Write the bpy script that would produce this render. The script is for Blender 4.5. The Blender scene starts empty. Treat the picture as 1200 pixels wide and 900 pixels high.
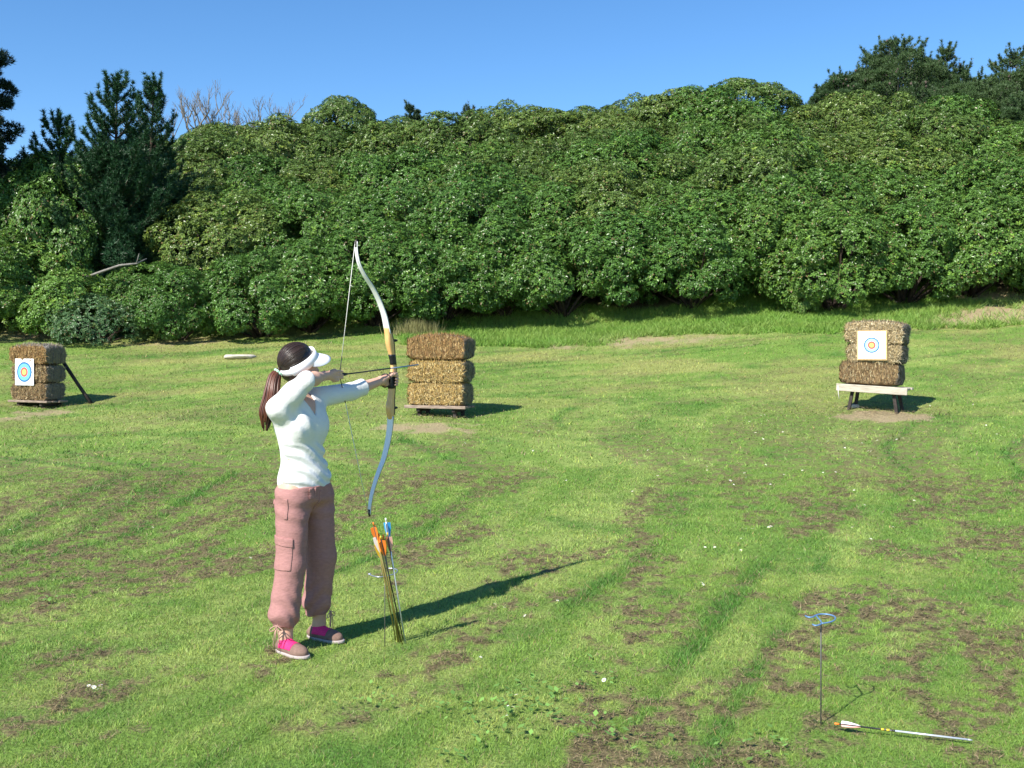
import bpy, math, random
import numpy as np
from mathutils import Vector, Matrix

random.seed(7)
RNG = np.random.default_rng(7)
scene = bpy.context.scene
col = scene.collection
F, H0, YH = 1250.0, 1.65, 404.0        # focal length (photo px), eye height, horizon row

# ------------------------------------------------------------------ helpers
def W(px, py, Y):
    return np.array([(px-600.0)/F*Y, Y, H0-(py-YH)*Y/F])

def tag(o, label=None, cat=None, group=None, kind=None):
    if label: o['label'] = label
    if cat: o['category'] = cat
    if group: o['group'] = group
    if kind: o['kind'] = kind
    return o

def empty(name, loc=(0, 0, 0), rz=0.0):
    o = bpy.data.objects.new(name, None); col.objects.link(o)
    o.location = loc; o.rotation_euler = (0, 0, rz); o.empty_display_size = 0.1
    return o

def np_mesh(name, V, faces, smooth=False, cols=None, mats=(), mat_idx=None):
    """V (n,3); faces: list of int arrays, each (m,k)."""
    V = np.asarray(V, dtype=np.float32)
    me = bpy.data.meshes.new(name)
    faces = [np.asarray(f, dtype=np.int32) for f in faces if len(f)]
    nl = sum(f.size for f in faces); nf = sum(len(f) for f in faces)
    me.vertices.add(len(V)); me.loops.add(nl); me.polygons.add(nf)
    me.vertices.foreach_set('co', V.ravel())
    me.loops.foreach_set('vertex_index', np.concatenate([f.ravel() for f in faces]))
    tot = np.concatenate([np.full(len(f), f.shape[1], np.int32) for f in faces])
    start = np.concatenate([[0], np.cumsum(tot)[:-1]]).astype(np.int32)
    me.polygons.foreach_set('loop_start', start)
    me.polygons.foreach_set('loop_total', tot)
    me.polygons.foreach_set('use_smooth', np.full(nf, smooth, dtype=bool))
    for m in mats: me.materials.append(m)
    if mat_idx is not None:
        me.polygons.foreach_set('material_index', np.asarray(mat_idx, np.int32))
    if cols is not None:
        c = np.ones((len(V), 4), np.float32); c[:, :3] = cols
        a = me.color_attributes.new('Col', 'FLOAT_COLOR', 'POINT')
        a.data.foreach_set('color', c.ravel())
    me.update(calc_edges=True)
    me.validate()
    return me

def link(name, me, parent=None, loc=None, rz=None):
    o = bpy.data.objects.new(name, me); col.objects.link(o)
    if parent is not None: o.parent = parent
    if loc is not None: o.location = loc
    if rz is not None: o.rotation_euler = (0, 0, rz)
    return o

class MB:
    """collects shapes into one mesh"""
    def __init__(s): s.V = []; s.Fq = {}; s.C = []; s.n = 0
    def add(s, V, faces, c=None):
        V = np.asarray(V, float)
        for f in faces:
            f = np.asarray(f, int)
            if f.size: s.Fq.setdefault(f.shape[1], []).append(f+s.n)
        s.V.append(V); s.n += len(V)
        cc = np.zeros((len(V), 3)) if c is None else np.broadcast_to(np.asarray(c, float), (len(V), 3))
        s.C.append(cc)
    def box(s, c, size, R=None, bev=0.0, c3=None):
        h = np.array(size)/2.0
        if bev > 0:
            b = min(bev, *(h*0.9)); V = []
            for sx in (-1, 1):
                for sy in (-1, 1):
                    for sz in (-1, 1):
                        sg = np.array([sx, sy, sz])
                        for k in range(3):
                            p = sg*(h-b); p[k] = sg[k]*h[k]; V.append(p)
            V = np.array(V)
            from mathutils import geometry
            import bmesh
            bm = bmesh.new()
            for p in V: bm.verts.new(p)
            r = bmesh.ops.convex_hull(bm, input=bm.verts)
            bm.verts.ensure_lookup_table(); bm.verts.index_update()
            VV = np.array([v.co[:] for v in bm.verts])
            FF = [np.array([[v.index for v in f.verts]]) for f in bm.faces]
            bm.free()
        else:
            VV = np.array([[x, y, z] for x in (-h[0], h[0]) for y in (-h[1], h[1]) for z in (-h[2], h[2])])
            FF = [np.array([[0, 1, 3, 2], [4, 6, 7, 5], [0, 4, 5, 1], [2, 3, 7, 6], [0, 2, 6, 4], [1, 5, 7, 3]])]
        if R is not None: VV = VV @ np.array(R).T
        s.add(VV+np.array(c), FF, c3)
    def tube(s, pts, rad, n=8, c=None, cap=True, flat=None):
        """swept tube; rad scalar / list; flat=(axisvec, ratio) not used"""
        P = np.asarray(pts, float); m = len(P)
        r = np.broadcast_to(np.asarray(rad, float), (m,))
        T = np.gradient(P, axis=0); T /= np.linalg.norm(T, axis=1)[:, None]+1e-12
        up = np.array([0, 0, 1.0]) if abs(T[0][2]) < 0.9 else np.array([1.0, 0, 0])
        a = np.linspace(0, 2*np.pi, n, endpoint=False)
        V = []
        N = np.cross(T[0], up); N /= np.linalg.norm(N)
        for i in range(m):
            N = N - T[i]*np.dot(N, T[i]); N /= np.linalg.norm(N)+1e-12
            B = np.cross(T[i], N)
            V.append(P[i]+r[i]*(np.cos(a)[:, None]*N+np.sin(a)[:, None]*B))
        V = np.concatenate(V)
        f = []
        for i in range(m-1):
            for j in range(n):
                k = (j+1) % n
                f.append([i*n+j, i*n+k, (i+1)*n+k, (i+1)*n+j])
        fs = [np.array(f)]
        if cap: fs += [np.array([list(range(n))[::-1]]), np.array([[(m-1)*n+j for j in range(n)]])]
        s.add(V, fs, c)
    def sect(s, P, A, B, a, b, n=12, c=None, power=2.6):
        """sweep of superellipse sections: P centres, A,B axes (vec), a,b half sizes"""
        P = np.asarray(P, float); m = len(P); t = np.linspace(0, 2*np.pi, n, endpoint=False)
        cs = np.sign(np.cos(t))*np.abs(np.cos(t))**(2/power); sn = np.sign(np.sin(t))*np.abs(np.sin(t))**(2/power)
        V = np.concatenate([P[i]+cs[:, None]*a[i]*np.asarray(A[i])+sn[:, None]*b[i]*np.asarray(B[i]) for i in range(m)])
        f = [[i*n+j, i*n+(j+1) % n, (i+1)*n+(j+1) % n, (i+1)*n+j] for i in range(m-1) for j in range(n)]
        s.add(V, [np.array(f), np.array([list(range(n))[::-1]]), np.array([[(m-1)*n+j for j in range(n)]])], c)
    def build(s, name, mat, parent=None, smooth=False, cols=False):
        V = np.concatenate(s.V)
        me = np_mesh(name, V, [np.concatenate(v) for v in s.Fq.values()], smooth, np.concatenate(s.C) if cols else None, [mat])
        return link(name, me, parent)

def sm(a, b, x):
    t = np.clip((np.asarray(x, float)-a)/(b-a), 0, 1); return t*t*(3-2*t)

def _hash(ix, iy, seed):
    h = (ix.astype(np.int64)*374761393+iy.astype(np.int64)*668265263+seed*1442695041) & 0xffffffff
    h = ((h ^ (h >> 13))*1274126177) & 0xffffffff
    return ((h ^ (h >> 16)) & 0xffff)/65535.0

def vnoise(x, y, seed=0):
    x = np.asarray(x, float); y = np.asarray(y, float)
    ix = np.floor(x); iy = np.floor(y); fx = x-ix; fy = y-iy
    fx = fx*fx*(3-2*fx); fy = fy*fy*(3-2*fy)
    a = _hash(ix, iy, seed); b = _hash(ix+1, iy, seed); c = _hash(ix, iy+1, seed); d = _hash(ix+1, iy+1, seed)
    return (a*(1-fx)+b*fx)*(1-fy)+(c*(1-fx)+d*fx)*fy

def fbm(x, y, seed=0, oct=4):
    s = 0; amp = .5; tot = 0
    for o in range(oct):
        s = s+amp*vnoise(x*2**o+13.7*o, y*2**o+7.1*o, seed+o); tot += amp; amp *= .55
    return s/tot

# ------------------------------------------------------------------ materials
def mat_new(name):
    m = bpy.data.materials.new(name); m.use_nodes = True
    nt = m.node_tree; b = nt.nodes['Principled BSDF']
    return m, nt, b

def mat_plain(name, c, rough=.6, spec=.4, metal=0, noise=0.0, scale=20, bump=0.0, bscale=60, stretch=None, coat=0):
    m, nt, b = mat_new(name)
    b.inputs['Base Color'].default_value = (*c, 1); b.inputs['Roughness'].default_value = rough
    b.inputs['Specular IOR Level'].default_value = spec; b.inputs['Metallic'].default_value = metal
    if coat: b.inputs['Coat Weight'].default_value = coat
    tc = nt.nodes.new('ShaderNodeTexCoord'); src = tc.outputs['Object']
    if stretch:
        mp = nt.nodes.new('ShaderNodeMapping'); mp.inputs['Scale'].default_value = stretch
        nt.links.new(src, mp.inputs[0]); src = mp.outputs[0]
    if noise:
        n = nt.nodes.new('ShaderNodeTexNoise'); n.inputs['Scale'].default_value = scale; n.inputs['Detail'].default_value = 5
        nt.links.new(src, n.inputs['Vector'])
        r = nt.nodes.new('ShaderNodeMapRange'); r.inputs[1].default_value = .3; r.inputs[2].default_value = .7
        r.inputs[3].default_value = 1-noise; r.inputs[4].default_value = 1+noise*.6
        nt.links.new(n.outputs[0], r.inputs[0])
        mx = nt.nodes.new('ShaderNodeMix'); mx.data_type = 'RGBA'; mx.blend_type = 'MULTIPLY'
        mx.inputs[0].default_value = 1; mx.inputs[6].default_value = (*c, 1)
        nt.links.new(r.outputs[0], mx.inputs[7]); nt.links.new(mx.outputs[2], b.inputs['Base Color'])
    if bump:
        n = nt.nodes.new('ShaderNodeTexNoise'); n.inputs['Scale'].default_value = bscale; n.inputs['Detail'].default_value = 4
        nt.links.new(src, n.inputs['Vector'])
        bp = nt.nodes.new('ShaderNodeBump'); bp.inputs['Strength'].default_value = bump; bp.inputs['Distance'].default_value = .01
        nt.links.new(n.outputs[0], bp.inputs['Height']); nt.links.new(bp.outputs[0], b.inputs['Normal'])
    return m

def mat_attr(name, rough=.5, spec=.4, rnd=0.0, transl=0.0, nscale=0, namt=0.0):
    m, nt, b = mat_new(name)
    a = nt.nodes.new('ShaderNodeAttribute'); a.attribute_name = 'Col'
    src = a.outputs['Color']
    if rnd:
        oi = nt.nodes.new('ShaderNodeObjectInfo')
        hs = nt.nodes.new('ShaderNodeHueSaturation')
        r1 = nt.nodes.new('ShaderNodeMapRange'); r1.inputs[3].default_value = .5-.018*rnd; r1.inputs[4].default_value = .5+.012*rnd
        r2 = nt.nodes.new('ShaderNodeMapRange'); r2.inputs[3].default_value = 1+.22*rnd; r2.inputs[4].default_value = 1-.18*rnd
        nt.links.new(oi.outputs['Random'], r1.inputs[0]); nt.links.new(oi.outputs['Random'], r2.inputs[0])
        nt.links.new(r1.outputs[0], hs.inputs['Hue']); nt.links.new(r2.outputs[0], hs.inputs['Value'])
        nt.links.new(src, hs.inputs['Color']); src = hs.outputs[0]
    if namt:
        tc = nt.nodes.new('ShaderNodeTexCoord')
        n = nt.nodes.new('ShaderNodeTexNoise'); n.inputs['Scale'].default_value = nscale; n.inputs['Detail'].default_value = 6
        nt.links.new(tc.outputs['Object'], n.inputs['Vector'])
        r = nt.nodes.new('ShaderNodeMapRange'); r.inputs[1].default_value = .3; r.inputs[2].default_value = .7
        r.inputs[3].default_value = 1-namt; r.inputs[4].default_value = 1+namt
        nt.links.new(n.outputs[0], r.inputs[0])
        mx = nt.nodes.new('ShaderNodeMix'); mx.data_type = 'RGBA'; mx.blend_type = 'MULTIPLY'; mx.inputs[0].default_value = 1
        nt.links.new(src, mx.inputs[6]); nt.links.new(r.outputs[0], mx.inputs[7]); src = mx.outputs[2]
        bp = nt.nodes.new('ShaderNodeBump'); bp.inputs['Strength'].default_value = .6; bp.inputs['Distance'].default_value = .03
        nt.links.new(n.outputs[0], bp.inputs['Height']); nt.links.new(bp.outputs[0], b.inputs['Normal'])
    nt.links.new(src, b.inputs['Base Color'])
    b.inputs['Roughness'].default_value = rough; b.inputs['Specular IOR Level'].default_value = spec
    if transl:
        out = nt.nodes['Material Output']
        tr = nt.nodes.new('ShaderNodeBsdfTranslucent'); nt.links.new(src, tr.inputs[0])
        ms = nt.nodes.new('ShaderNodeMixShader'); ms.inputs[0].default_value = transl
        nt.links.new(b.outputs[0], ms.inputs[1]); nt.links.new(tr.outputs[0], ms.inputs[2])
        nt.links.new(ms.outputs[0], out.inputs[0])
    return m

M = dict(
    ground=mat_attr('ground_soil_and_turf', .9, .15, nscale=45, namt=.35),
    blade=mat_attr('grass_blade', .55, .35, transl=.25),
    leaf=mat_attr('glossy_leaf', .34, .30, rnd=.55, transl=.12),
    needle=mat_attr('pine_needle', .5, .35, rnd=.5, transl=.1),
    bark=mat_plain('bark', (.06, .045, .035), .9, .2, noise=.5, scale=9, bump=.6, bscale=25),
    cone=mat_plain('pine_cone', (.11, .085, .07), .9, .2, noise=.3, scale=10),
    greybark=mat_plain('grey_twig', (.22, .205, .18), .9, .2, noise=.35, scale=12),
    straw=mat_attr('straw', .7, .3),
    twine=mat_plain('twine', (.09, .085, .08), .8, .2),
    plank=mat_plain('weathered_plank', (.30, .23, .18), .85, .2, noise=.5, scale=8, stretch=(1, 8, 8), bump=.5, bscale=30),
    pale_plank=mat_plain('pale_plank', (.48, .43, .34), .8, .2, noise=.3, scale=7, stretch=(1, 9, 9), bump=.5, bscale=30),
    dark_post=mat_plain('dark_post', (.055, .045, .04), .9, .2, noise=.5, scale=10, bump=.5, bscale=30),
    skin=mat_plain('skin', (.63, .37, .26), .5, .4, noise=.08, scale=30, bump=.05, bscale=200),
    shirt=mat_plain('white_jersey', (.70, .70, .68), .85, .2, noise=.03, scale=14, bump=.25, bscale=38),
    pants=mat_plain('pink_linen', (.37, .19, .175), .9, .15, noise=.12, scale=40, stretch=(1, 1, 2.5), bump=.25, bscale=60),
    hair=mat_plain('dark_hair', (.022, .013, .010), .32, .6, noise=.4, scale=60, stretch=(1, 1, .15), bump=.3, bscale=120),
    tail=mat_attr('red_brown_hair', .38, .5),
    visor=mat_plain('white_visor', (.80, .80, .82), .6, .4),
    green=mat_plain('mint_hair_tie', (.45, .75, .55), .7, .3),
    shoe=mat_plain('taupe_suede', (.22, .14, .11), .85, .2, noise=.2, scale=60),
    pinkshoe=mat_plain('bright_pink', (.75, .03, .17), .7, .3, noise=.2, scale=150),
    sole=mat_plain('pale_sole', (.42, .36, .34), .7, .3),
    cord=mat_plain('pink_cord', (.45, .27, .22), .9, .2),
    limb=mat_plain('white_limb', (.80, .80, .78), .42, .4),
    wood=mat_plain('maple_wood', (.74, .43, .16), .4, .5, noise=.10, scale=30, stretch=(6, 6, 1), coat=.3),
    walnut=mat_plain('walnut', (.035, .02, .015), .4, .5),
    black=mat_plain('black_rubber', (.012, .012, .013), .45, .4),
    string=mat_plain('bow_string', (.70, .68, .62), .6, .3),
    serving=mat_plain('dark_serving', (.03, .03, .035), .6, .3),
    bluealu=mat_plain('blue_aluminium', (.22, .33, .46), .3, .5, metal=.5),
    goldshaft=mat_plain('olive_gold_shaft', (.34, .27, .08), .3, .5, metal=.4),
    darkshaft=mat_plain('black_shaft', (.018, .02, .018), .3, .5),
    silvershaft=mat_plain('silver_shaft', (.62, .66, .72), .3, .5, metal=.4),
    orange=mat_plain('orange_vane', (.85, .22, .03), .55, .4),
    yellow=mat_plain('yellow_vane', (.85, .52, .04), .55, .4),
    brownv=mat_plain('brown_vane', (.30, .12, .06), .6, .4),
    whitev=mat_plain('white_vane', (.82, .80, .78), .55, .4),
    bluev=mat_plain('blue_vane', (.04, .32, .68), .55, .4),
    pinkv=mat_plain('salmon_vane', (.80, .42, .36), .55, .4),
    steel=mat_plain('galvanised_wire', (.45, .50, .56), .35, .5, metal=.7),
    rod=mat_plain('dull_steel_rod', (.10, .10, .085), .5, .4, metal=.3),
    bluewire=mat_plain('blue_wire', (.16, .30, .52), .4, .5, metal=.3),
    paper=mat_plain('white_paper', (.82, .81, .80), .8, .2),
    board=mat_plain('tan_board', (.62, .42, .20), .8, .2, noise=.2, scale=30),
    p_blue=mat_plain('print_blue', (.035, .15, .34), .8, .2),
    p_cyan=mat_plain('print_light_blue', (.16, .46, .70), .8, .2),
    p_pale=mat_plain('print_pale_blue', (.36, .60, .76), .8, .2),
    p_red=mat_plain('print_red', (.75, .13, .10), .8, .2),
    p_yellow=mat_plain('print_yellow', (.88, .66, .16), .8, .2),
    stone=mat_plain('pale_stone', (.55, .50, .42), .85, .2, noise=.25, scale=9, bump=.5, bscale=20),
    petal=mat_plain('white_petal', (.85, .85, .82), .6, .3),
    yolk=mat_plain('daisy_yellow', (.75, .50, .05), .7, .3),
)

# ------------------------------------------------------------------ terrain
PY = np.array([-400, 4, 6, 8, 10, 13, 17, 20, 22, 24, 26, 28, 31])
PZ = np.array([0, 0, 0, .01, .08, .25, .51, .82, 1.08, 1.38, 1.69, 2.0, 2.45])
_yy = np.linspace(-20, 31, 1021); _zz = np.interp(_yy, PY, PZ)
_k = np.hanning(41); _k /= _k.sum(); _zp = np.pad(_zz, 20, mode='edge'); _zs = np.convolve(_zp, _k, 'valid')
CX = np.array([-60, -20, -15, -12, -5, 1.3, 5.4, 10, 15, 20, 60])
CZ = np.array([8.6, 8.8, 8.9, 10.0, 10.4, 10.7, 11.0, 11.25, 11.2, 9.9, 9.0])-2.5

def hfield(x, y):
    z = np.interp(y, _yy, _zs)
    z = z-.30*sm(-3, -8.5, x)*np.interp(y, [0, 10, 16, 20, 24, 28, 32], [0, 0, .8, 1, .7, .4, .4])
    z = z+.80*np.clip(np.asarray(x, float)/12.5, 0, 1.3)*sm(17, 28, y)
    return z

def hz(x, y):
    x = np.asarray(x, float); y = np.asarray(y, float)
    zf = hfield(x, np.minimum(y, 28))
    t = np.clip((y-28)/14, 0, 1); s = t*(1.2-.2*t)
    top = np.interp(x, CX, CZ)
    z = np.where(y > 28, zf+(top-zf)*s, hfield(x, np.minimum(y, 28)))
    z = z+np.where(y > 42, (1-np.exp(-(y-42)/15))*1.2, 0)
    z = z+(fbm(x*.35, y*.35, 51, 3)-.5)*.10*sm(7, 12, y)+(fbm(x*2.2, y*2.2, 61, 3)-.5)*.022
    return z

def G(px, py, up=0.0):
    """point on the ground seen at photo pixel px,py"""
    Y = np.arange(3, 45, .01); X = (px-600)/F*Y
    v = YH+(H0-hz(X, Y)-up)/Y*F
    i = np.argmax(v <= py)
    return np.array([X[i], Y[i], float(hz(X[i], Y[i]))])

def swirl(x, y):
    """across-mowing coordinate"""
    ys = np.array([-10, 3, 6, 9, 12, 15, 18, 22, 40]); sl = np.array([.4, .4, .45, .55, .9, 1.8, 3.0, 3.5, 3.5])
    yg = np.linspace(-10, 40, 501); g = np.concatenate([[0], np.cumsum(np.interp(yg, ys, sl)[:-1]*.1)])
    g = np.interp(y, yg, g); s = np.interp(y, ys, sl)
    return (x-g)/np.sqrt(1+s*s), s

BLOBS = []   # (x, y, rx, ry, strength) bare earth
def blob(px, py, rx, ry, s): p = G(px, py); BLOBS.append((p[0], p[1], rx, ry, s))
for b in ((500, 501, .75, .55, 1.1), (1035, 489, .8, .5, 1.1), (45, 486, .8, .55, .8), (1150, 372, 2.0, 1.0, .9), (1195, 365, 1.6, 1.2, .9),
          (760, 400, 3.2, .8, .75), (690, 404, 2.0, .6, .6), (560, 402, 1.3, .5, .5), (1190, 345, 2.0, 1.0, .9),
          (200, 402, 3.0, .8, .6), (60, 395, 2.5, .9, .75), 
          (860, 405, 1.5, .4, .5), (960, 430, .8, .3, .5), (250, 395, 1.5, .5, .6), (1120, 440, 1.0, .3, .4)):
    blob(*b)

BROWN = []
for px, py, rx, ry in ((120, 690, .8, .9), (220, 660, .9, .7), (60, 760, .5, .3), (130, 770, .3, .2), (320, 640, .5, .4), (60, 660, .8, .5), (925, 700, .4, .4), (860, 800, .35, .2), (1010, 810, .4, .12),
                       (730, 650, .35, .35), (640, 655, .3, .2), (640, 870, .3, .12), (700, 850, .3, .1), (1120, 790, .3, .2), (480, 640, .4, .4), (540, 560, .6, .4), (950, 690, .3, .3), (840, 830, .3, .12),
                       (1160, 760, .3, .3), (280, 600, .6, .4), (20, 590, .8, .4), (420, 590, .5, .3), (1040, 650, .4, .3), (780, 720, .25, .2)):
    p = G(px, py); BROWN.append((p[0], p[1], rx, ry))

def masks(x, y):
    u, s = swirl(x, y)
    ang = np.arctan(s)
    # along coordinate approx
    al = x*np.sin(ang)+y*np.cos(ang)
    warp = (fbm(x*.6, y*.6, 5, 3)-.5)*.5
    big = fbm(x*.22+3, y*.22+9, 11, 3)
    n1 = fbm((u+warp*.5)*2.3, al*.85, 21, 4)
    n2 = fbm(x*7, y*7, 31, 3)
    near = 1-sm(8, 20, y)
    left = .6+.4*sm(1, -1.5, x)
    bb = np.zeros_like(n1)
    for bx, by, rx, ry in BROWN: bb = np.maximum(bb, np.exp(-((x-bx)/rx)**2-((y-by)/ry)**2))
    brown = sm(.480, .600, bb*.11+n1*.70+n2*.30+(big-.5)*.25+.02*left)*(.40+.60*near)
    brown = brown*sm(.36, .60, fbm(x*17, y*17, 33, 2))
    bare = np.zeros_like(brown)
    wx = (fbm(x*2.3, y*2.3, 301, 3)-.5)*1.5; wy = (fbm(x*2.3+9, y*2.3, 311, 3)-.5)*1.1
    for bx, by, rx, ry, st in BLOBS:
        r2 = ((x+wx-bx)/rx)**2+((y+wy-by)/ry)**2
        bare = np.maximum(bare, st*np.exp(-r2*.75))
    bare = sm(.38, .80, bare*(.45+.65*n2+.55*fbm(x*19, y*19, 35, 2))-.03)
    stripe = .55*fbm((u+warp*.15)*3.4, al*.12, 41, 2)+.45*vnoise((u+warp*.1)*8.5, al*.3, 47)
    line = sm(.72, .93, vnoise(u*5.5+warp*.3, al*.15, 43))*sm(.3, .6, n1+.1)
    dry = sm(.42, .66, fbm(x*.7+4, y*.7, 71, 4)*.6+stripe*.4)
    fard = sm(12, 24, y)*sm(.40, .62, fbm(x*.35, y*1.1, 81, 4))*.8
    lush = sm(.45, .7, fbm(x*1.5, y*1.5, 91, 3))
    return brown, bare, stripe, dry, fard, lush, line

C = lambda *a: np.array(a, float)
def ground_cols(x, y, jit=None):
    br, bare, st, dry, fard, lush, line = masks(x, y)
    mix = lambda a, b, t: a*(1-t[:, None])+b*t[:, None]
    mot = fbm(x*11+3, y*11, 111, 3); mot2 = fbm(x*3.1+5, y*3.1, 121, 3)
    c = np.broadcast_to(C(.165, .270, .050), (len(x), 3))
    c = mix(c, C(.255, .335, .085), np.clip(dry*.8+(st-.5)*1.3+(mot-.5)*1.8, 0, 1))
    c = mix(c, C(.080, .190, .030), np.clip(lush*.35+line*.75+(mot2-.5)*1.3, 0, 1))
    c = mix(c, C(.330, .320, .110), fard*.8)
    c = mix(c, C(.175, .132, .072), np.clip(br*.9, 0, 1))
    c = mix(c, C(.400, .300, .190), np.clip(bare*.8, 0, 1))
    c = c*1.06
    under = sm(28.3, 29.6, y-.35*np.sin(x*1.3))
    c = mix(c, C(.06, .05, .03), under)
    return c, br, bare, under

def make_ground():
    us = np.concatenate([-np.geomspace(30, .56, 40), np.linspace(-.54, .54, 720), np.geomspace(.56, 30, 40)])
    ys = [-5.5]
    while ys[-1] < 2.5: ys.append(ys[-1]+.3)
    while ys[-1] < 60: ys.append(ys[-1]+max(.022, .0048*ys[-1]-.0))
    while ys[-1] < 900: ys.append(ys[-1]*1.12)
    ys = np.array(ys)
    U, Yg = np.meshgrid(us, ys); X = U*(Yg+6)*.92
    X = X.ravel(); Y = Yg.ravel()
    Z = hz(X, Y)
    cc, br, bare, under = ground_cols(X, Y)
    Z = Z+br*.008*fbm(X*30, Y*30, 7, 2)*(Y < 14)
    n, m = len(ys), len(us)
    idx = np.arange(n*m).reshape(n, m)
    f = np.stack([idx[:-1, :-1], idx[:-1, 1:], idx[1:, 1:], idx[1:, :-1]], -1).reshape(-1, 4)
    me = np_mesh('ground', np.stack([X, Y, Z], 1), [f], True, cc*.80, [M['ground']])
    o = link('ground', me); tag(o, kind='structure')
    o['label'] = 'mown grass field rising gently to a wooded bank'
    return o
make_ground()

def blades(n, y0, y1, hgt, wid, umax=.60, tall=False, seed=1, keep=None):
    r = np.random.default_rng(seed)
    y = np.sqrt(r.uniform(y0*y0, y1*y1, n)); x = r.uniform(-umax, umax, n)*y
    cc, br, bare, under = ground_cols(x, y)
    dens = 1-.55*br-.9*bare
    ok = (r.random(n) < dens) & (under < .5)
    if keep is not None: ok &= keep(x, y, r)
    x, y, cc, br, bare = x[ok], y[ok], cc[ok], br[ok], bare[ok]; n = len(x)
    z = hz(x, y)
    a = r.uniform(0, 2*np.pi, n); le = r.uniform(0, 2*np.pi, n)
    clump = fbm(x*9, y*9, 99, 2)
    h = hgt*r.uniform(.45, 1.25, n)*(.5+1.0*clump)*(1-.35*br)*(1+.7*masks(x, y)[6]*(1-br)); w = wid*r.uniform(.6, 1.3, n)*(1+.3*br)
    tilt = r.uniform(.2, 1.5, n)*h*(1+1.0*br)
    t = np.stack([np.cos(a), np.sin(a), np.zeros(n)], 1)*w[:, None]/2
    L = np.stack([np.cos(le), np.sin(le), np.zeros(n)], 1)
    base = np.stack([x, y, z-.004], 1)
    tip = base+L*tilt[:, None]; tip[:, 2] += h*(1-.45*br)
    V = np.stack([base-t, base+t, tip], 1).reshape(-1, 3)
    j = (r.uniform(.68, 1.35, n)*(.72+.56*clump))[:, None]
    cj = cc*j
    dead = r.random(n) < (.09+.30*br); cj[dead] = C(.30, .24, .13)*r.uniform(.45, 1.2, dead.sum())[:, None]
    yel = r.random(n) < .12; cj[yel] = cj[yel]*C(1.35, 1.15, .9)
    CV = np.repeat(cj, 3, 0); CV[2::3] *= 1.12
    return V, CV

def make_grass():
    Vs, Cs = [], []
    for (n, y0, y1, h, w, sd) in ((260000, 3.3, 5.4, .020, .0036, 1), (240000, 5.4, 8.0, .022, .0048, 2),
                                  (190000, 8.0, 12.5, .026, .0080, 3), (200000, 12.5, 29.5, .036, .016, 4)):
        V, c = blades(n, y0, y1, h, w, seed=sd); Vs.append(V); Cs.append(c)
    # heaped dead clippings lying in the thatch patches
    r = np.random.default_rng(77)
    for n, y0, y1, w, ln in ((420000, 3.3, 6.2, .0035, .030), (420000, 6.2, 12.0, .006, .040)):
        y = np.sqrt(r.uniform(y0*y0, y1*y1, n)); x = r.uniform(-.56, .56, n)*y; br = masks(x, y)[0]
        ok = r.random(n) < br*.6; x = x[ok]; y = y[ok]; br = br[ok]; n = len(x)
        hp = sm(.35, .75, fbm(x*14, y*14, 201, 2)); a = r.uniform(0, 6.28, n)
        b = np.stack([x, y, hz(x, y)+hp*.036*br*r.random(n)], 1); dl = np.stack([np.cos(a), np.sin(a), r.uniform(-.2, .7, n)], 1)*ln*r.uniform(.4, 1.2, n)[:, None]
        t = np.stack([-np.sin(a), np.cos(a), r.uniform(-.6, .6, n)], 1)*w/2
        Vs.append(np.stack([b-t, b+t, b+dl], 1).reshape(-1, 3))
        cb = np.array([.22, .170, .095])*(r.uniform(.25, 1.7, n)[:, None]); gr = r.random(n) < .15; cb[gr] = np.array([.14, .22, .04])
        Cs.append(np.repeat(cb, 3, 0))
    V = np.concatenate(Vs); c = np.concatenate(Cs)
    me = np_mesh('grass', V, [np.arange(len(V)).reshape(-1, 3)], False, c, [M['blade']])
    o = link('grass', me)
    tag(o, 'short mown green grass with brown thatch patches covering the field', 'grass', kind='stuff')
make_grass()

def make_tall_grass():
    def keep(x, y, r):
        px = 600+F*x/y
        lo = np.interp(x, [-4, -2.6, 0, 4, 8, 14], [27.6, 25.6, 25.4, 25.2, 24.8, 24.6])+1.6*(fbm(x*.9, x*0, 17, 3)-.5)
        return (y > lo) & (y < 29.3) & (px > 470)
    V, c = blades(300000, 24.2, 29.4, .13, .022, seed=9, keep=keep)
    c = c*.35+np.array([.170, .36, .045])*.65
    # dry tussock by the left end of the band
    r = np.random.default_rng(4); n = 2500; p = G(490, 392)
    b = np.stack([p[0]+r.normal(0, .25, n), p[1]+r.normal(0, .2, n), np.zeros(n)], 1); b[:, 2] = hz(b[:, 0], b[:, 1])
    a = r.uniform(0, 6.28, n); t = np.stack([np.cos(a), np.sin(a), 0*a], 1)*.006
    tip = b+np.stack([r.normal(0, .12, n), r.normal(0, .12, n), r.uniform(.15, .5, n)], 1)
    V2 = np.stack([b-t, b+t, tip], 1).reshape(-1, 3); c2 = np.repeat(C(.30, .29, .12)*r.uniform(.6, 1.2, n)[:, None], 3, 0)
    V = np.concatenate([V, V2]); c = np.concatenate([c, c2])
    me = np_mesh('tall_grass', V, [np.arange(len(V)).reshape(-1, 3)], False, c, [M['blade']])
    tag(link('tall_grass', me), 'longer bright green grass along the foot of the thicket', 'grass', kind='stuff')
make_tall_grass()

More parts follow.
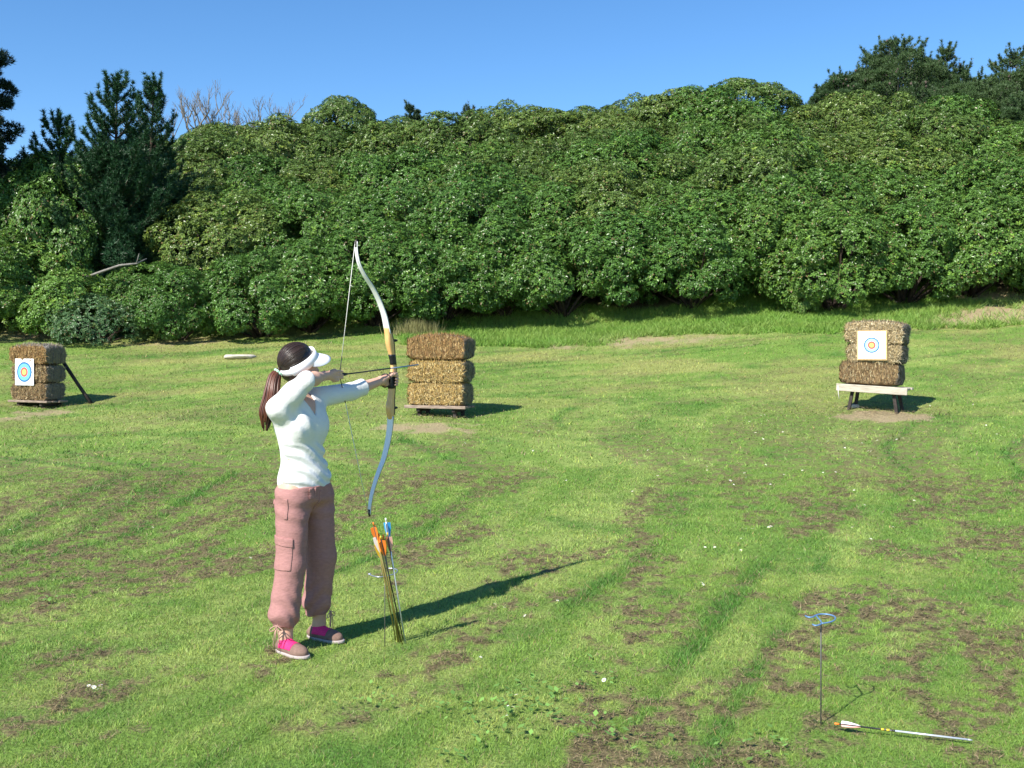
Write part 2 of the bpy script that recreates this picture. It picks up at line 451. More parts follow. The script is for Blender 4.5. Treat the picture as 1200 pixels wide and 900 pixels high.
def make_weeds():
    """broad leaved clover and plantain rosettes among the grass"""
    r = np.random.default_rng(12); V = []; c = []; f = []
    cen = [G(px, py) for px, py in ((600, 845), (640, 828), (590, 828), (570, 858), (620, 815), (560, 880), (436, 825), (530, 838), (690, 800), (880, 880), (40, 708), (90, 628), (740, 870), (655, 850))]
    n = 0
    for ce in cen:
        for k in range(r.integers(10, 26)):
            q = ce+np.array([r.normal(0, .09), r.normal(0, .09), 0]); q[2] = hz(q[0], q[1])+r.uniform(.02, .04)
            a = r.uniform(0, 6.28); d = np.array([np.cos(a), np.sin(a), r.uniform(.1, .6)]); s = np.array([-np.sin(a), np.cos(a), 0])
            L = r.uniform(.02, .04); w = L*.35
            V += [q, q+d*L*.5+s*w, q+d*L, q+d*L*.5-s*w]; f.append([n, n+1, n+2, n+3]); n += 4
            g = C(.17, .32, .07)*r.uniform(.7, 1.4); c += [g]*4
    me = np_mesh('weeds', np.array(V), [np.array(f)], False, np.array(c), [M['blade']])
    tag(link('weeds', me), 'broad leaved clover and weeds among the near grass', 'weeds', kind='stuff')
make_weeds()

# ------------------------------------------------------------------ foliage
def unit(v): return v/(np.linalg.norm(v, axis=-1, keepdims=True)+1e-9)

def leaf_cloud(lobes, n_ros, r, size=.10, per=6, palette='green', flat=.55, open_=.0):
    """lobes: (cx,cy,cz,rx,rz,outx,outy,outz). Rosettes of leaves over the outer side of every lobe"""
    L = np.array(lobes); area = L[:, 3]**2; pick = r.choice(len(L), n_ros, p=area/area.sum())
    d = unit(r.normal(size=(n_ros, 3))); out = L[pick, 5:8]
    flip = (d*out).sum(1) < -.15
    d[flip] *= -1
    rad = 1-np.abs(r.normal(0, .10, n_ros))+(r.random(n_ros) < .15)*r.uniform(-.35, .08, n_ros)
    P = L[pick, :3]+d*np.stack([L[pick, 3], L[pick, 3], L[pick, 4]], 1)*rad[:, None]
    ax = unit(d*.8+out*.3+np.array([0, 0, .55])+r.normal(size=(n_ros, 3))*.28)
    # tangent frame
    t1 = unit(np.cross(ax, r.normal(size=(n_ros, 3)))); t2 = np.cross(ax, t1)
    ph = r.uniform(0, 6.28, n_ros)
    shade = r.uniform(.7, 1.3, n_ros)
    young = r.random(n_ros) < .07
    V = []; Cc = []
    for k in range(per):
        a = ph+k*2*np.pi/per+r.normal(0, .25, n_ros)
        rd = t1*np.cos(a)[:, None]+t2*np.sin(a)[:, None]
        lift = r.uniform(-.1, flat, n_ros)[:, None]
        dr = unit(rd+ax*lift)
        s = size*r.uniform(.65, 1.25, n_ros)[:, None]
        side = unit(np.cross(ax, dr)+r.normal(size=(n_ros, 3))*.25)
        b = P+dr*s*.12; tip = P+dr*s-ax*s*.10*r.random(n_ros)[:, None]; mid = P+dr*s*.55+ax*s*.05
        V.append(np.stack([b, mid+side*s*.25, tip, mid-side*s*.25], 1))
        if palette == 'green': g = np.array([.074, .158, .028])
        elif palette == 'light': g = np.array([.100, .200, .036])
        elif palette == 'olive': g = np.array([.094, .156, .032])
        elif palette == 'grey': g = np.array([.085, .160, .060])
        cl = g*(shade*r.uniform(.75, 1.25, n_ros))[:, None]
        cl[young] = cl[young]*np.array([1.7, 1.45, 1.1])
        old = r.random(n_ros) < .03; cl[old] = np.array([.16, .12, .05])
        Cc.append(np.repeat(cl[:, None], 4, 1))
    V = np.concatenate(V).reshape(-1, 3); Cc = np.concatenate(Cc).reshape(-1, 3)
    return V, Cc

def branch_tubes(mb, base, tips, r, r0=.05, n=5):
    for t in tips:
        t = np.array(t); b = np.array(base)+np.append(r.normal(0, .06, 2), 0)
        m = (b+t)/2+r.normal(0, .12, 3)*np.array([1, 1, .4]); m[2] += .1
        s = np.linspace(0, 1, 6)[:, None]; P = (1-s)**2*b+2*s*(1-s)*m+s*s*t
        mb.tube(P, np.linspace(r0, r0*.2, 6), n)

BUSH = []
def bush_proto(seed, R, Hh, kind='dome', palette='green', n_ros=7000, size=.084, per=6):
    r = np.random.default_rng(seed); lobes = []
    if kind == 'dome':
        nl = 34
        for i in range(nl):
            # fibonacci hemisphere down to slightly below the equator
            t = (i+.5)/nl; el = math.asin(1-1.62*t); az = i*2.39996+r.uniform(-.3, .3)
            o = np.array([math.cos(el)*math.cos(az), math.cos(el)*math.sin(az), math.sin(el)])
            lr = r.uniform(.32, .62)*R*.62
            q = r.uniform(.72, .90)
            lobes.append((o[0]*R*q, o[1]*R*q, Hh*.42+o[2]*Hh*.52*q, lr, lr*.8, *unit(o+np.array([0, 0, .15]))))
    elif kind == 'umbrella':
        nl = 22
        for i in range(nl):
            rr = math.sqrt((i+.5)/nl)*R*.85; az = i*2.39996+r.uniform(-.3, .3)
            zt = Hh*.80-.34*Hh*(rr/R)**2+r.uniform(-.08, .08)
            lr = r.uniform(.35, .5)*R*.75
            o = unit(np.array([math.cos(az)*rr/R*.9, math.sin(az)*rr/R*.9, .9]))
            lobes.append((math.cos(az)*rr, math.sin(az)*rr, zt, lr, lr*.45, *o))
        for i in range(4):
            az = r.uniform(0, 6.28); lobes.append((math.cos(az)*R*.6, math.sin(az)*R*.6, Hh*.38, R*.3, R*.2, *unit(np.array([math.cos(az), math.sin(az), .5]))))
    V, c = leaf_cloud(lobes, n_ros, r, size, per, palette)
    n = len(V)
    me = np_mesh('foliage', V, [np.arange(n).reshape(-1, 4)], False, c, [M['leaf']])
    mb = MB()
    tips = [np.array(l[:3])*np.array([.95, .95, .97]) for l in lobes[::2]]
    branch_tubes(mb, (0, 0, -.1), tips, r, .055*R/1.7)
    V2 = np.concatenate(mb.V); st = np_mesh('stems', V2, [np.concatenate(v) for v in mb.Fq.values()], True, None, [M['bark']])
    return me, st

protos = [bush_proto(100+i, 1.85, 2.9, 'dome', 'green') for i in range(5)]
olive = [bush_proto(120+i, 1.9, 2.9, 'dome', 'olive', 7000, .082) for i in range(4)]
umb = [bush_proto(140+i, 2.0, 3.4, 'umbrella', 'olive', 6000, .084) for i in range(3)]
light = [bush_proto(160+i, 1.35, 2.3, 'dome', 'light', 4200, .095) for i in range(2)]
grey = [bush_proto(170, 1.2, 1.2, 'dome', 'grey', 3000, .06)]

def place_bush(proto, x, y, s, label, group, name='shrub', cat='shrub', sz=None, dz=0.0, rz=None):
    o = empty(name, (x, y, float(hz(x, y))-.05+dz), random.uniform(0, 6.28) if rz is None else rz)
    o.scale = (s, s, s if sz is None else sz)
    link('foliage', proto[0], o); link('stems', proto[1], o)
    tag(o, label, cat, group)
    return o

# front row along the grass edge (photo px of centre, scale, kind)
front = [
    (-25, 27.6, 1.0, protos, 'broad rounded shrub cut by the left edge of the photo, behind the leftmost straw stack'),
    (20, 30.6, 1.0, protos, 'tall domed shrub at the left edge beneath the dark pine tops'),
    (66, 30.2, .95, protos, 'domed shrub between the left edge and the tallest dark pine'),
    (36, 28.4, 1.05, light, 'pale green broadleaf shrub under the dark pines, behind the leftmost straw stack'),
    (82, 27.2, .85, light, 'light green upright shrub on the grass edge just right of the leftmost straw stack'),
    (118, 26.5, .95, grey, 'low grey green spreading shrub on the grass edge below the dark pine'),
    (178, 28.6, .62, protos, 'small dark shrub tucked in the shadow right of the dark pine'),
    (210, 27.0, .68, protos, 'compact round glossy shrub standing forward on the grass edge, left of the woman'),
    (305, 27.2, .80, protos, 'big rounded glossy shrub behind the woman\'s head and ponytail'),
    (362, 27.7, .88, protos, 'glossy shrub behind the upper bow string'),
    (440, 28.4, .95, protos, 'glossy shrub directly behind the upper limb of the bow'),
    (520, 28.6, .92, protos, 'glossy shrub behind the middle straw stack, left of its centre'),
    (590, 28.9, .95, protos, 'glossy shrub just right of the middle straw stack on the grass edge'),
    (660, 28.7, .92, protos, 'front shrub second to the right of the middle straw stack'),
    (735, 28.9, 1.0, protos, 'front shrub halfway between the middle and right straw stacks'),
    (812, 28.7, .95, protos, 'dark bottomed front shrub left of the small yellow green sapling'),
    (890, 29.2, .95, protos, 'front shrub overhanging a dark hollow behind the small yellow green sapling'),
    (975, 28.8, .98, protos, 'front shrub just behind the top left of the right straw stack'),
    (1060, 29.0, .98, protos, 'front shrub behind the right edge of the right straw stack'),
    (1135, 29.2, 1.0, protos, 'front shrub right of the right straw stack above bare earth'),
    (1215, 29.0, 1.0, protos, 'front shrub cut by the right edge of the photo'),
]
for i, (px, Y, s, pr, lab) in enumerate(front):
    Y += .5 if (px < 380 and Y < 28.5) else (-.8 if px > 950 else 0)
    place_bush(pr[i % len(pr)], (px-600)/F*Y, Y, s, lab, 'shrubs along the foot of the bank', sz=s*(1.5 if Y > 30 else 1.0))
x = G(945, 371); place_bush(light[0], x[0], x[1], .27, 'small yellow green sapling shrub at the grass edge under a dark hollow', 'shrubs along the foot of the bank', dz=.1, sz=.42)

# thicket up the slope
def region(px):
    for lim, t in ((60, 'at the far left'), (240, 'behind the dark pines'), (420, 'behind the woman'), (560, 'above the middle straw stack'), (720, 'right of the middle straw stack'),
                   (880, 'midway to the right straw stack'), (1060, 'above the right straw stack'), (9999, 'at the far right')):
        if px < lim: return t
rows = [30.2, 32.0, 34.0, 36.1, 38.3, 40.6, 43.0]
names = ['lowest', 'low', 'lower middle', 'middle', 'upper middle', 'high', 'crest']
rr = random.Random(3)
for ri, Y in enumerate(rows):
    span = .50*Y+2.5; n = int(2*span/1.72)
    for k in range(n):
        x = -span+(k+.5+rr.uniform(-.28, .28)+.5*(ri % 2))*2*span/n
        y = Y+rr.uniform(-.6, .6)
        px = 600+F*x/y
        if ri in (3, 4, 5) and rr.random() < .05: continue
        if 60 < px < 215 and ri < 2: continue          # the pines stand here
        if (ri == 6 and px > 1075) or (ri == 5 and px > 1105) or (ri == 4 and px > 1150): continue
        pr = rr.choice(olive if rr.random() < (.25+.12*ri) else protos)
        s = rr.uniform(.88, 1.12)
        if ri == len(rows)-1: s *= .92
        place_bush(pr, x, y, s, f'glossy green shrub, {names[ri]} row of the thicket, {region(px)}', f'shrubs in the thicket, {names[ri]} row {region(px)}', sz=s*rr.uniform(.9, 1.1))

# rounded crowns standing up from the crest
crest = [(400, 41.5, 103, .80, 'mushroom shaped tree crown standing on the skyline above the woman'),
         (640, 40.5, 121, 1.15, 'broad flat topped tree crown on the skyline above and right of the middle straw stack'),
         (790, 40.5, 99, .95, 'domed tree crown on the skyline with blue sky showing through its branches'),
         (872, 42.0, 83, 1.05, 'tallest rounded tree crown on the middle right skyline'),
         (718, 41.0, 124, .80, 'low rounded crown on the skyline left of the crown with sky gaps'),
         (250, 42.0, 137, .70, 'small flat crown on the skyline beneath the bare branches'),
         (345, 39.5, 141, .75, 'rounded crown on the skyline right of the grey bare tree'),
         (480, 42.5, 135, .9, 'low crown on the skyline midway above the bow and the middle stack'),
         (1010, 42.0, 112, .9, 'rounded green crown below the right hand pines'),]
for i, (px, Y, tv, s, lab) in enumerate(crest):
    x = (px-600)/F*Y; zt = H0+(YH-tv)*Y/F; g = float(hz(x, Y)); hh = zt-g
    place_bush(umb[i % 3], x, Y, s, lab, 'rounded crowns on the skyline', 'broadleaf_tree', 'tree', sz=hh/3.25)

# ------------------------------------------------------------------ pines
import bmesh as _bm
_b = _bm.new(); _bm.ops.create_icosphere(_b, subdivisions=1, radius=1)
SPH = np.array([v.co[:] for v in _b.verts]); SPHF = np.array([[v.index for v in f.verts] for f in _b.faces]); _b.free()
def needles(P, D, r, L=.11, w=.012, per=5, base=(.020, .055, .020)):
    """needle triangles at points P with local direction D"""
    V = []; Cc = []; n = len(P)
    for k in range(per):
        q = unit(D*.75+unit(r.normal(size=(n, 3)))*.95+np.array([0, 0, .12]))
        s = unit(np.cross(q, r.normal(size=(n, 3))))*w*.5
        ll = (L*r.uniform(.6, 1.2, n))[:, None]
        V.append(np.stack([P-s, P+s, P+q*ll], 1))
        c = np.array(base)*r.uniform(.6, 1.5, n)[:, None]
        Cc.append(np.repeat(c[:, None], 3, 1))
    return np.concatenate(V).reshape(-1, 3), np.concatenate(Cc).reshape(-1, 3)

def pine(name, x, y, height, R, seed, label, group, sparse=1.0, shape='cone', dense=1.0, base=(.020, .066, .022), grey=False, nl=.13, nlobe=60):
    r = np.random.default_rng(seed); z0 = float(hz(x, y))
    root = empty(name, (x, y, z0)); tag(root, label, 'tree', group)
    mb = MB(); PP = []; DD = []
    h = height
    lean = r.normal(0, .03, 2)
    tr = np.array([[lean[0]*t*h, lean[1]*t*h, t*h-.1*(1-t)] for t in np.linspace(0, .97, 10)])
    mb.tube(tr, np.linspace(.035*h*.5+.03, .012, 10), 8); 
    def station(a, b, n, spread=0):
        s = np.linspace(0, 1, n)[:, None]; return a+(b-a)*s
    nw = int(h/.38*sparse)
    for i in range(nw):
        t = .10+.90*(i+.3)/nw; zc = t*h
        if shape == 'cone': Lb = R*(1-t)**1.0*(.75+.45*r.random())+.16
        else: Lb = R*math.sqrt(max(.03, 1-((t-.35)/.68)**2))*(.50+.35*r.random())
        nb = int(r.integers(4, 7))
        for k in range(nb):
            az = 2*np.pi*(k+r.uniform(-.3, .3))/nb+i*1.1
            L = Lb*r.uniform(.65, 1.15)
            rise = .25+.55*t if shape == 'cone' else .0+.28*t
            e = np.array([math.cos(az), math.sin(az), 0.0])
            s = np.linspace(0, 1, 7)[:, None]
            P = np.array([lean[0]*zc, lean[1]*zc, zc])+e*L*s+np.array([0, 0, 1])*L*(rise*s+.35*s**2)-np.array([0, 0, 1])*0
            mb.tube(P, np.linspace(.012+.010*L, .005, 7), 4, cap=False)
            # needles on outer part and on twigs
            T = unit(np.gradient(P, axis=0))
            ns = max(6, int(L/.03*.8*dense)); tt = r.uniform(.30, 1.02, ns)
            Q = np.stack([np.interp(tt, s[:, 0], P[:, j]) for j in range(3)], 1)
            TT = np.stack([np.interp(tt, s[:, 0], T[:, j]) for j in range(3)], 1)
            PP.append(Q); DD.append(unit(TT))
            ce = P[-1]; cu = unit(e*.25+np.array([0, 0, 1.0])+r.normal(0, .12, 3)); kk = 14; cl = r.uniform(.18, .42)
            PP.append(ce+cu*cl*r.uniform(0, 1, kk)[:, None]); DD.append(np.broadcast_to(cu, (kk, 3)))
            for m in range(int(3+L*5*dense)):
                tm = r.uniform(.25, 1.0); q = np.array([np.interp(tm, s[:, 0], P[:, j]) for j in range(3)])
                tl = L*.32*r.uniform(.5, 1.1)*(1.15-tm*.5)+.10
                dr = unit(np.array([e[0], e[1], .3])*.6+np.array([-e[1], e[0], 0])*r.choice([-1, 1])*r.uniform(.2, .9)+np.array([0, 0, r.uniform(.1, .9)]))
                k2 = max(4, int(tl/.030*dense)); uu = r.uniform(.1, 1, k2)[:, None]
                bend = np.array([0, 0, .35*tl])
                PP.append(q+dr*tl*uu+bend*uu**2); DD.append(unit(np.broadcast_to(dr+np.array([0, 0, .45]), (k2, 3))))
                if m < 4: mb.tube(np.array([q, q+dr*tl*.5, q+dr*tl+bend]), [.006, .005, .003], 3, cap=False)
    # leader candle
    for q0, dl in [(tr[-1], .45)]+[(tr[-1]-np.array([0, 0, .1*j]), .3) for j in range(1, 4)]:
        uu = r.uniform(0, 1, 26)[:, None]; off = unit(np.array([r.normal(0, .3), r.normal(0, .3), 1.3]))
        PP.append(q0+off*dl*uu); DD.append(np.broadcast_to(off, (26, 3)))
    if shape == 'cone':
        for q in range(90):
            t = r.uniform(.08, .72); az = r.uniform(0, 6.28); Rt = R*(1-t)*r.uniform(.1, .8)
            cc = np.array([math.cos(az)*Rt, math.sin(az)*Rt, h*t]); dd = unit(r.normal(size=(70, 3)))
            PP.append(cc+dd*R*.14*r.uniform(.4, 1, 70)[:, None]); DD.append(unit(dd+np.array([0, 0, .9])))
    if shape == 'dome':
        for q in range(nlobe):
            o = unit(r.normal(size=3)*np.array([1, 1, .8])+np.array([0, 0, .25])); k = r.uniform(.55, .98)
            cc = np.array([0, 0, h*.56])+o*np.array([R, R, h*.44])*k; lr = r.uniform(.16, .30)*R
            dd = unit(r.normal(size=(150, 3))+o*.6); PP.append(cc+dd*lr*np.array([1, 1, .6])*r.uniform(.5, 1, 150)[:, None]); DD.append(unit(dd*.7+o*.3+np.array([0, 0, .9])))
            mb.tube(np.array([[0, 0, cc[2]*.55], cc*np.array([.5, .5, .8]), cc]), [.05, .035, .012], 4, cap=False)
    P = np.concatenate(PP); D = np.concatenate(DD); kz = (h-.05)/np.percentile(P[:, 2], 99.9); P = P*np.array([1, 1, kz]); mb.V = [v*np.array([1, 1, kz]) for v in mb.V]
    V, c = needles(P, D, r, nl, .020, 8, base)
    me = np_mesh('needles', V, [np.arange(len(V)).reshape(-1, 3)], False, c, [M['needle']])
    link('crown', me, root)
    if grey:
        cm = MB()
        for q in range(150):
            p = P[r.integers(len(P))]; cm.add(SPH*np.array([.038, .038, .055])*r.uniform(.7, 1.6)+p, [SPHF])
        cm.build('cones', M['cone'], root, True)['kind'] = 'stuff'
    mb.build('trunk', M['greybark'] if grey else M['bark'], root, True)
    return root

def pine_at(px, tv, Y, rpx, seed, label, group='dark pines at the left', **kw):
    x = (px-600)/F*Y; z = float(hz(x, Y)); h = H0+(YH-tv)*Y/F-z
    return pine('pine_tree', x, Y, h, rpx*Y/F, seed, label, group, **kw)
pine_at(132, 84, 29.8, 92, 1, 'tall dark pine with upright candle shoots, the highest of the left cluster', dense=1.15)
pine_at(70, 132, 30.8, 70, 2, 'shorter dark pine left of the tallest pine, with a spiky top against the sky', dense=1.1)
pine_at(172, 92, 32.5, 62, 3, 'narrow dark pine just right of the tallest pine, thin tip above it', dense=1.0)
pine_at(-60, -25, 29.0, 66, 4, 'very dark pine mostly beyond the left edge of the photo, tallest silhouette there', shape='dome', dense=1.0, base=(.012, .030, .018), nlobe=200)
pine_at(8, 185, 33.5, 48, 5, 'low dark pine on the skyline at the left edge below the big silhouette', dense=1.0, base=(.014, .036, .02))
g = 'pines on the right hand skyline'
kw = dict(shape='dome', base=(.050, .095, .030), grey=True, nl=.13, nlobe=130)
pine_at(1050, 44, 45, 60, 11, 'highest bushy pine of the right hand skyline, wide wind shaped top', g, dense=.95, **kw)
pine_at(985, 84, 45, 38, 12, 'low rounded pine with grey twigs, leftmost of the right hand pines', g, dense=.9, **kw)
pine_at(1094, 56, 45.5, 26, 13, 'narrow pine just right of the highest bushy pine', g, dense=1, **kw)
pine_at(1122, 76, 46, 26, 14, 'small pine in the dip of the right hand skyline', g, dense=1, **kw)
pine_at(1196, 57, 44.5, 58, 15, 'wide spreading pine cut by the right edge of the photo', g, dense=.95, **kw)
pine_at(1142, 88, 41.0, 58, 16, 'bushy pine hanging down the slope below the dip in the skyline', g, dense=.9, **kw)
pine_at(1196, 112, 38.5, 48, 17, 'lowest pine at the right edge with pale crooked branches', g, dense=.8, **kw)
pine_at(1085, 98, 42.5, 42, 18, 'squat pine in front of the highest bushy pine, reaching down over the shrubs', g, dense=.9, **kw)
pine_at(548, 123, 46, 24, 21, 'small distant pine on the skyline above the middle straw stack', 'small far pines', shape='dome', base=(.05, .08, .04), grey=True)
pine_at(485, 121, 47, 12, 22, 'tiny distant pine on the skyline right of the bow tip', 'small far pines', shape='dome', base=(.04, .075, .035))

def bare_tree(px, tv, Y, spread, seed, label, n0=5, name='bare_tree'):
    r = np.random.default_rng(seed); x = (px-600)/F*Y; z = float(hz(x, Y)); h = H0+(YH-tv)*Y/F-z
    root = empty(name, (x, Y, z)); tag(root, label, 'tree', 'leafless trees on the skyline')
    trunk = MB(); tw = MB()
    def grow(p, d, L, rad, lev, target):
        q = p+d*L; mid = (p+q)/2+r.normal(0, .05*L, 3)
        target.tube(np.array([p, mid, q]), [rad, rad*.85, rad*.65], 4 if lev > 0 else 7, cap=False)
        if lev >= 5: return
        for k in range(r.integers(2, 4) if lev else n0):
            dd = unit(d+r.normal(0, .42, 3)*np.array([spread, spread, .35])+np.array([0, 0, .28]))
            grow(p+(q-p)*r.uniform(.55, 1), dd, L*r.uniform(.55, .8), rad*.58, lev+1, tw)
    grow(np.zeros(3), np.array([0, 0, 1.0]), h*.42, .085, 0, trunk)
    V = np.concatenate(tw.V); k = h/V[:, 2].max()
    trunk.V = [v*np.array([1, 1, k]) for v in trunk.V]; tw.V = [v*np.array([1, 1, k]) for v in tw.V]
    trunk.build('trunk', M['greybark'], root, True); tw.build('twigs', M['greybark'], root, True)
bare_tree(233, 90, 42, .9, 5, 'leafless tree with fine upright twigs on the skyline, right of the pines')
bare_tree(316, 108, 42, 1.0, 9, 'leafless grey tree, widest fan of bare twigs on the skyline', 8)
bare_tree(296, 126, 41.6, 1.2, 10, 'greyish bare shrub among the leaves just under the skyline', 6)
bare_tree(190, 108, 41, .7, 14, 'thin leafless tree beside the narrow pine tip')
bare_tree(262, 105, 43, .6, 17, 'slender leafless sapling between the two larger bare trees')

# pale dead branch lying across the shaded gap under the pine
mb = MB()
P = [W(100, 325, 27.6), W(120, 318, 27.3), W(140, 311, 27.2), W(160, 309, 27.3), W(172, 303, 27.5)]
mb.tube(P, [.03, .035, .03, .025, .012], 6); mb.tube([P[3], W(163, 297, 27.3)], [.02, .008], 5)
tag(mb.build('dead_branch', M['greybark'], None, True), 'pale dead branch stretching across the dark gap under the pine', 'branch')

# ------------------------------------------------------------------ straw stacks
def straw_cols(r, n, tone):
    pal = {'gold': [(.50, .33, .10), (.62, .45, .18), (.36, .21, .07), (.72, .58, .30)],
           'rust': [(.36, .20, .075), (.46, .29, .11), (.26, .15, .06), (.58, .42, .20)],
           'brown': [(.30, .19, .09), (.40, .28, .13), (.19, .12, .06), (.55, .45, .26)],
           'pale': [(.48, .36, .18), (.60, .48, .27), (.34, .24, .11), (.72, .62, .42)]}[tone]
    return np.array(pal)[r.choice(4, n, p=[.4, .3, .18, .12])]*r.uniform(.45, 1.15, n)[:, None]*.9

def bale_mesh(L, Dp, Hh, seed, tone, arch=0.0, vertical=.5, grey_top=False):
    r = np.random.default_rng(seed); mb = MB()
    nx, ny, nz = 22, 12, 10
    def face(u, v):  # cube face grid
        return u, v
    pts = {}; V = []; Fc = []
    def vid(i, j, k):
        key = (i, j, k)
        if key not in pts: pts[key] = len(V); V.append((i/nx*2-1, j/ny*2-1, k/nz*2-1))
        return pts[key]
    for i in range(nx):
        for j in range(ny):
            Fc += [[vid(i, j, 0), vid(i, j+1, 0), vid(i+1, j+1, 0), vid(i+1, j, 0)], [vid(i, j, nz), vid(i+1, j, nz), vid(i+1, j+1, nz), vid(i, j+1, nz)]]
    for i in range(nx):
        for k in range(nz):
            Fc += [[vid(i, 0, k), vid(i+1, 0, k), vid(i+1, 0, k+1), vid(i, 0, k+1)], [vid(i, ny, k), vid(i, ny, k+1), vid(i+1, ny, k+1), vid(i+1, ny, k)]]
    for j in range(ny):
        for k in range(nz):
            Fc += [[vid(0, j, k), vid(0, j, k+1), vid(0, j+1, k+1), vid(0, j+1, k)], [vid(nx, j, k), vid(nx, j+1, k), vid(nx, j+1, k+1), vid(nx, j, k+1)]]
    V = np.array(V)
    def shape(V):
        x, y, z = V.T
        rx = 1-.05*(np.abs(y)**4+np.abs(z)**4); ry = 1-.07*(np.abs(x)**6+np.abs(z)**4); rz_ = 1-.13*(np.abs(x)**5+np.abs(y)**4)
        X = x*L/2*rx; Y = y*Dp/2*ry; Z = z*Hh/2*rz_
        Z = Z+arch*(1-x*x)*(z+1)/2
        n = fbm(x*4+seed, z*3+y*2.3, seed, 3)-.5
        flake = .006*np.sin(X*62+seed)
        Y = Y+np.sign(y)*(np.abs(y) > .9)*(n*.06+flake)
        Z = Z+(np.abs(z) > .9)*np.sign(z)*(n*.035)
        X = X+np.sign(x)*(np.abs(x) > .9)*n*.055
        return np.stack([X, Y, Z], 1)
    S = shape(V); n3 = len(V)
    cc = straw_cols(r, n3, tone)*.8
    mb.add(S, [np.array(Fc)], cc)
    # straws on all faces
    ns = 5200
    f = r.choice(5, ns, p=[.46, .16, .14, .20, .04]) # front(-y), top, right(+x), left/back...
    U = r.uniform(-1, 1, (ns, 3))
    nrm = np.zeros((ns, 3))
    U[f == 0, 1] = -1; nrm[f == 0, 1] = -1
    U[f == 1, 2] = 1; nrm[f == 1, 2] = 1
    U[f == 2, 0] = 1; nrm[f == 2, 0] = 1
    U[f == 3, 0] = -1; nrm[f == 3, 0] = -1
    U[f == 4, 1] = 1; nrm[f == 4, 1] = 1
    P = shape(U)+nrm*.004
    d = r.normal(size=(ns, 3)); vert = r.random(ns) < vertical; d[vert] = d[vert]*.3+np.array([0, 0, 1.6])
    d -= nrm*(d*nrm).sum(1)[:, None]*r.uniform(.55, 1.0, ns)[:, None]
    d = unit(d+nrm*r.uniform(0, .3, ns)[:, None]); s = unit(np.cross(nrm, d)+1e-6)*.0052
    ln = r.uniform(.02, .075, ns)[:, None]
    TV = np.stack([P-s, P+s, P+d*ln+nrm*.004], 1).reshape(-1, 3)
    tc = straw_cols(r, ns, tone)*r.choice([.45, .8, 1.0, 1.35], ns, p=[.25, .3, .25, .2])[:, None]
    gy = ((f == 2) | (f == 4)); tc[gy] = tc[gy]*.35+np.array([.17, .18, .17])*.6  # right and back straws: weathered, plus the shaded side's grey put into the colour
    if grey_top: gt = f == 1; tc[gt] = tc[gt]*.4+np.array([.20, .20, .19])*.7
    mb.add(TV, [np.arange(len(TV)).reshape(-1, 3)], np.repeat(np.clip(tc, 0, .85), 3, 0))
    # weathered straw, with shade painted in as grey on right end and back
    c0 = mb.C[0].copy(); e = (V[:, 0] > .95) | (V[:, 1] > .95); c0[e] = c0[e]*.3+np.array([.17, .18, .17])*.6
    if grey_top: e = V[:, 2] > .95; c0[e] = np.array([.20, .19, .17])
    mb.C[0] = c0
    # twine: two loops round the bale (over top, front, bottom)
    tw = []
    for xx in (-.45, .45):
        t = np.linspace(0, 1, 12, endpoint=False); loop = []
        for a, b in (((-1, -1), (-1, 1)), ((-1, 1), (1, 1)), ((1, 1), (1, -1)), ((1, -1), (-1, -1))):
            for q in t: loop.append((xx, a[0]+(b[0]-a[0])*q, a[1]+(b[1]-a[1])*q))
        loop.append(loop[0]); tw.append(shape(np.array(loop))*np.array([1, 1.006, 1.01]))
    return mb, tw, shape

def bale(loc, rz, L, Dp, Hh, seed, tone, label, group, tilt=0.0, roll=0.0, arch=0, vertical=.5, grey_top=False, horiz=True):
    root = empty('straw_bale', loc); root.rotation_euler = (roll, tilt, rz); tag(root, label, 'straw bale', group)
    mb, tw, shape = bale_mesh(L, Dp, Hh, seed, tone, arch, vertical, grey_top)
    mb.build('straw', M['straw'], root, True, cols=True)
    # twine runs lengthways round the bale: over both ends
    for k, yy in enumerate((-.4, .4)):
        P = []
        for a, b in (((-1, -1), (-1, 1)), ((-1, 1), (1, 1)), ((1, 1), (1, -1)), ((1, -1), (-1, -1))):
            for q in np.linspace(0, 1, 10, endpoint=False): P.append((a[0]+(b[0]-a[0])*q, yy, a[1]+(b[1]-a[1])*q))
        P.append(P[0]); Q = shape(np.array(P)); Q = Q*np.array([1.012, 1, 1.012])
        t = MB(); t.tube(Q, .008, 5, cap=False); t.build('twine', M['twine'], root, True)
    return root

def stack(px, py, scale_ppm, facing, bales, tag_txt, planks, legs):
    """px,py: pixel of the foot of the stack; facing: degrees left of the camera line"""
    Y = F/scale_ppm; X = (px-600)/F*Y; z = H0-(py-YH)*Y/F
    return X, Y, float(hz(X, Y)), z

def to_world(o_loc, rz, p):
    c, s = math.cos(rz), math.sin(rz)
    return np.array([o_loc[0]+c*p[0]-s*p[1], o_loc[1]+s*p[0]+c*p[1], o_loc[2]+p[2]])

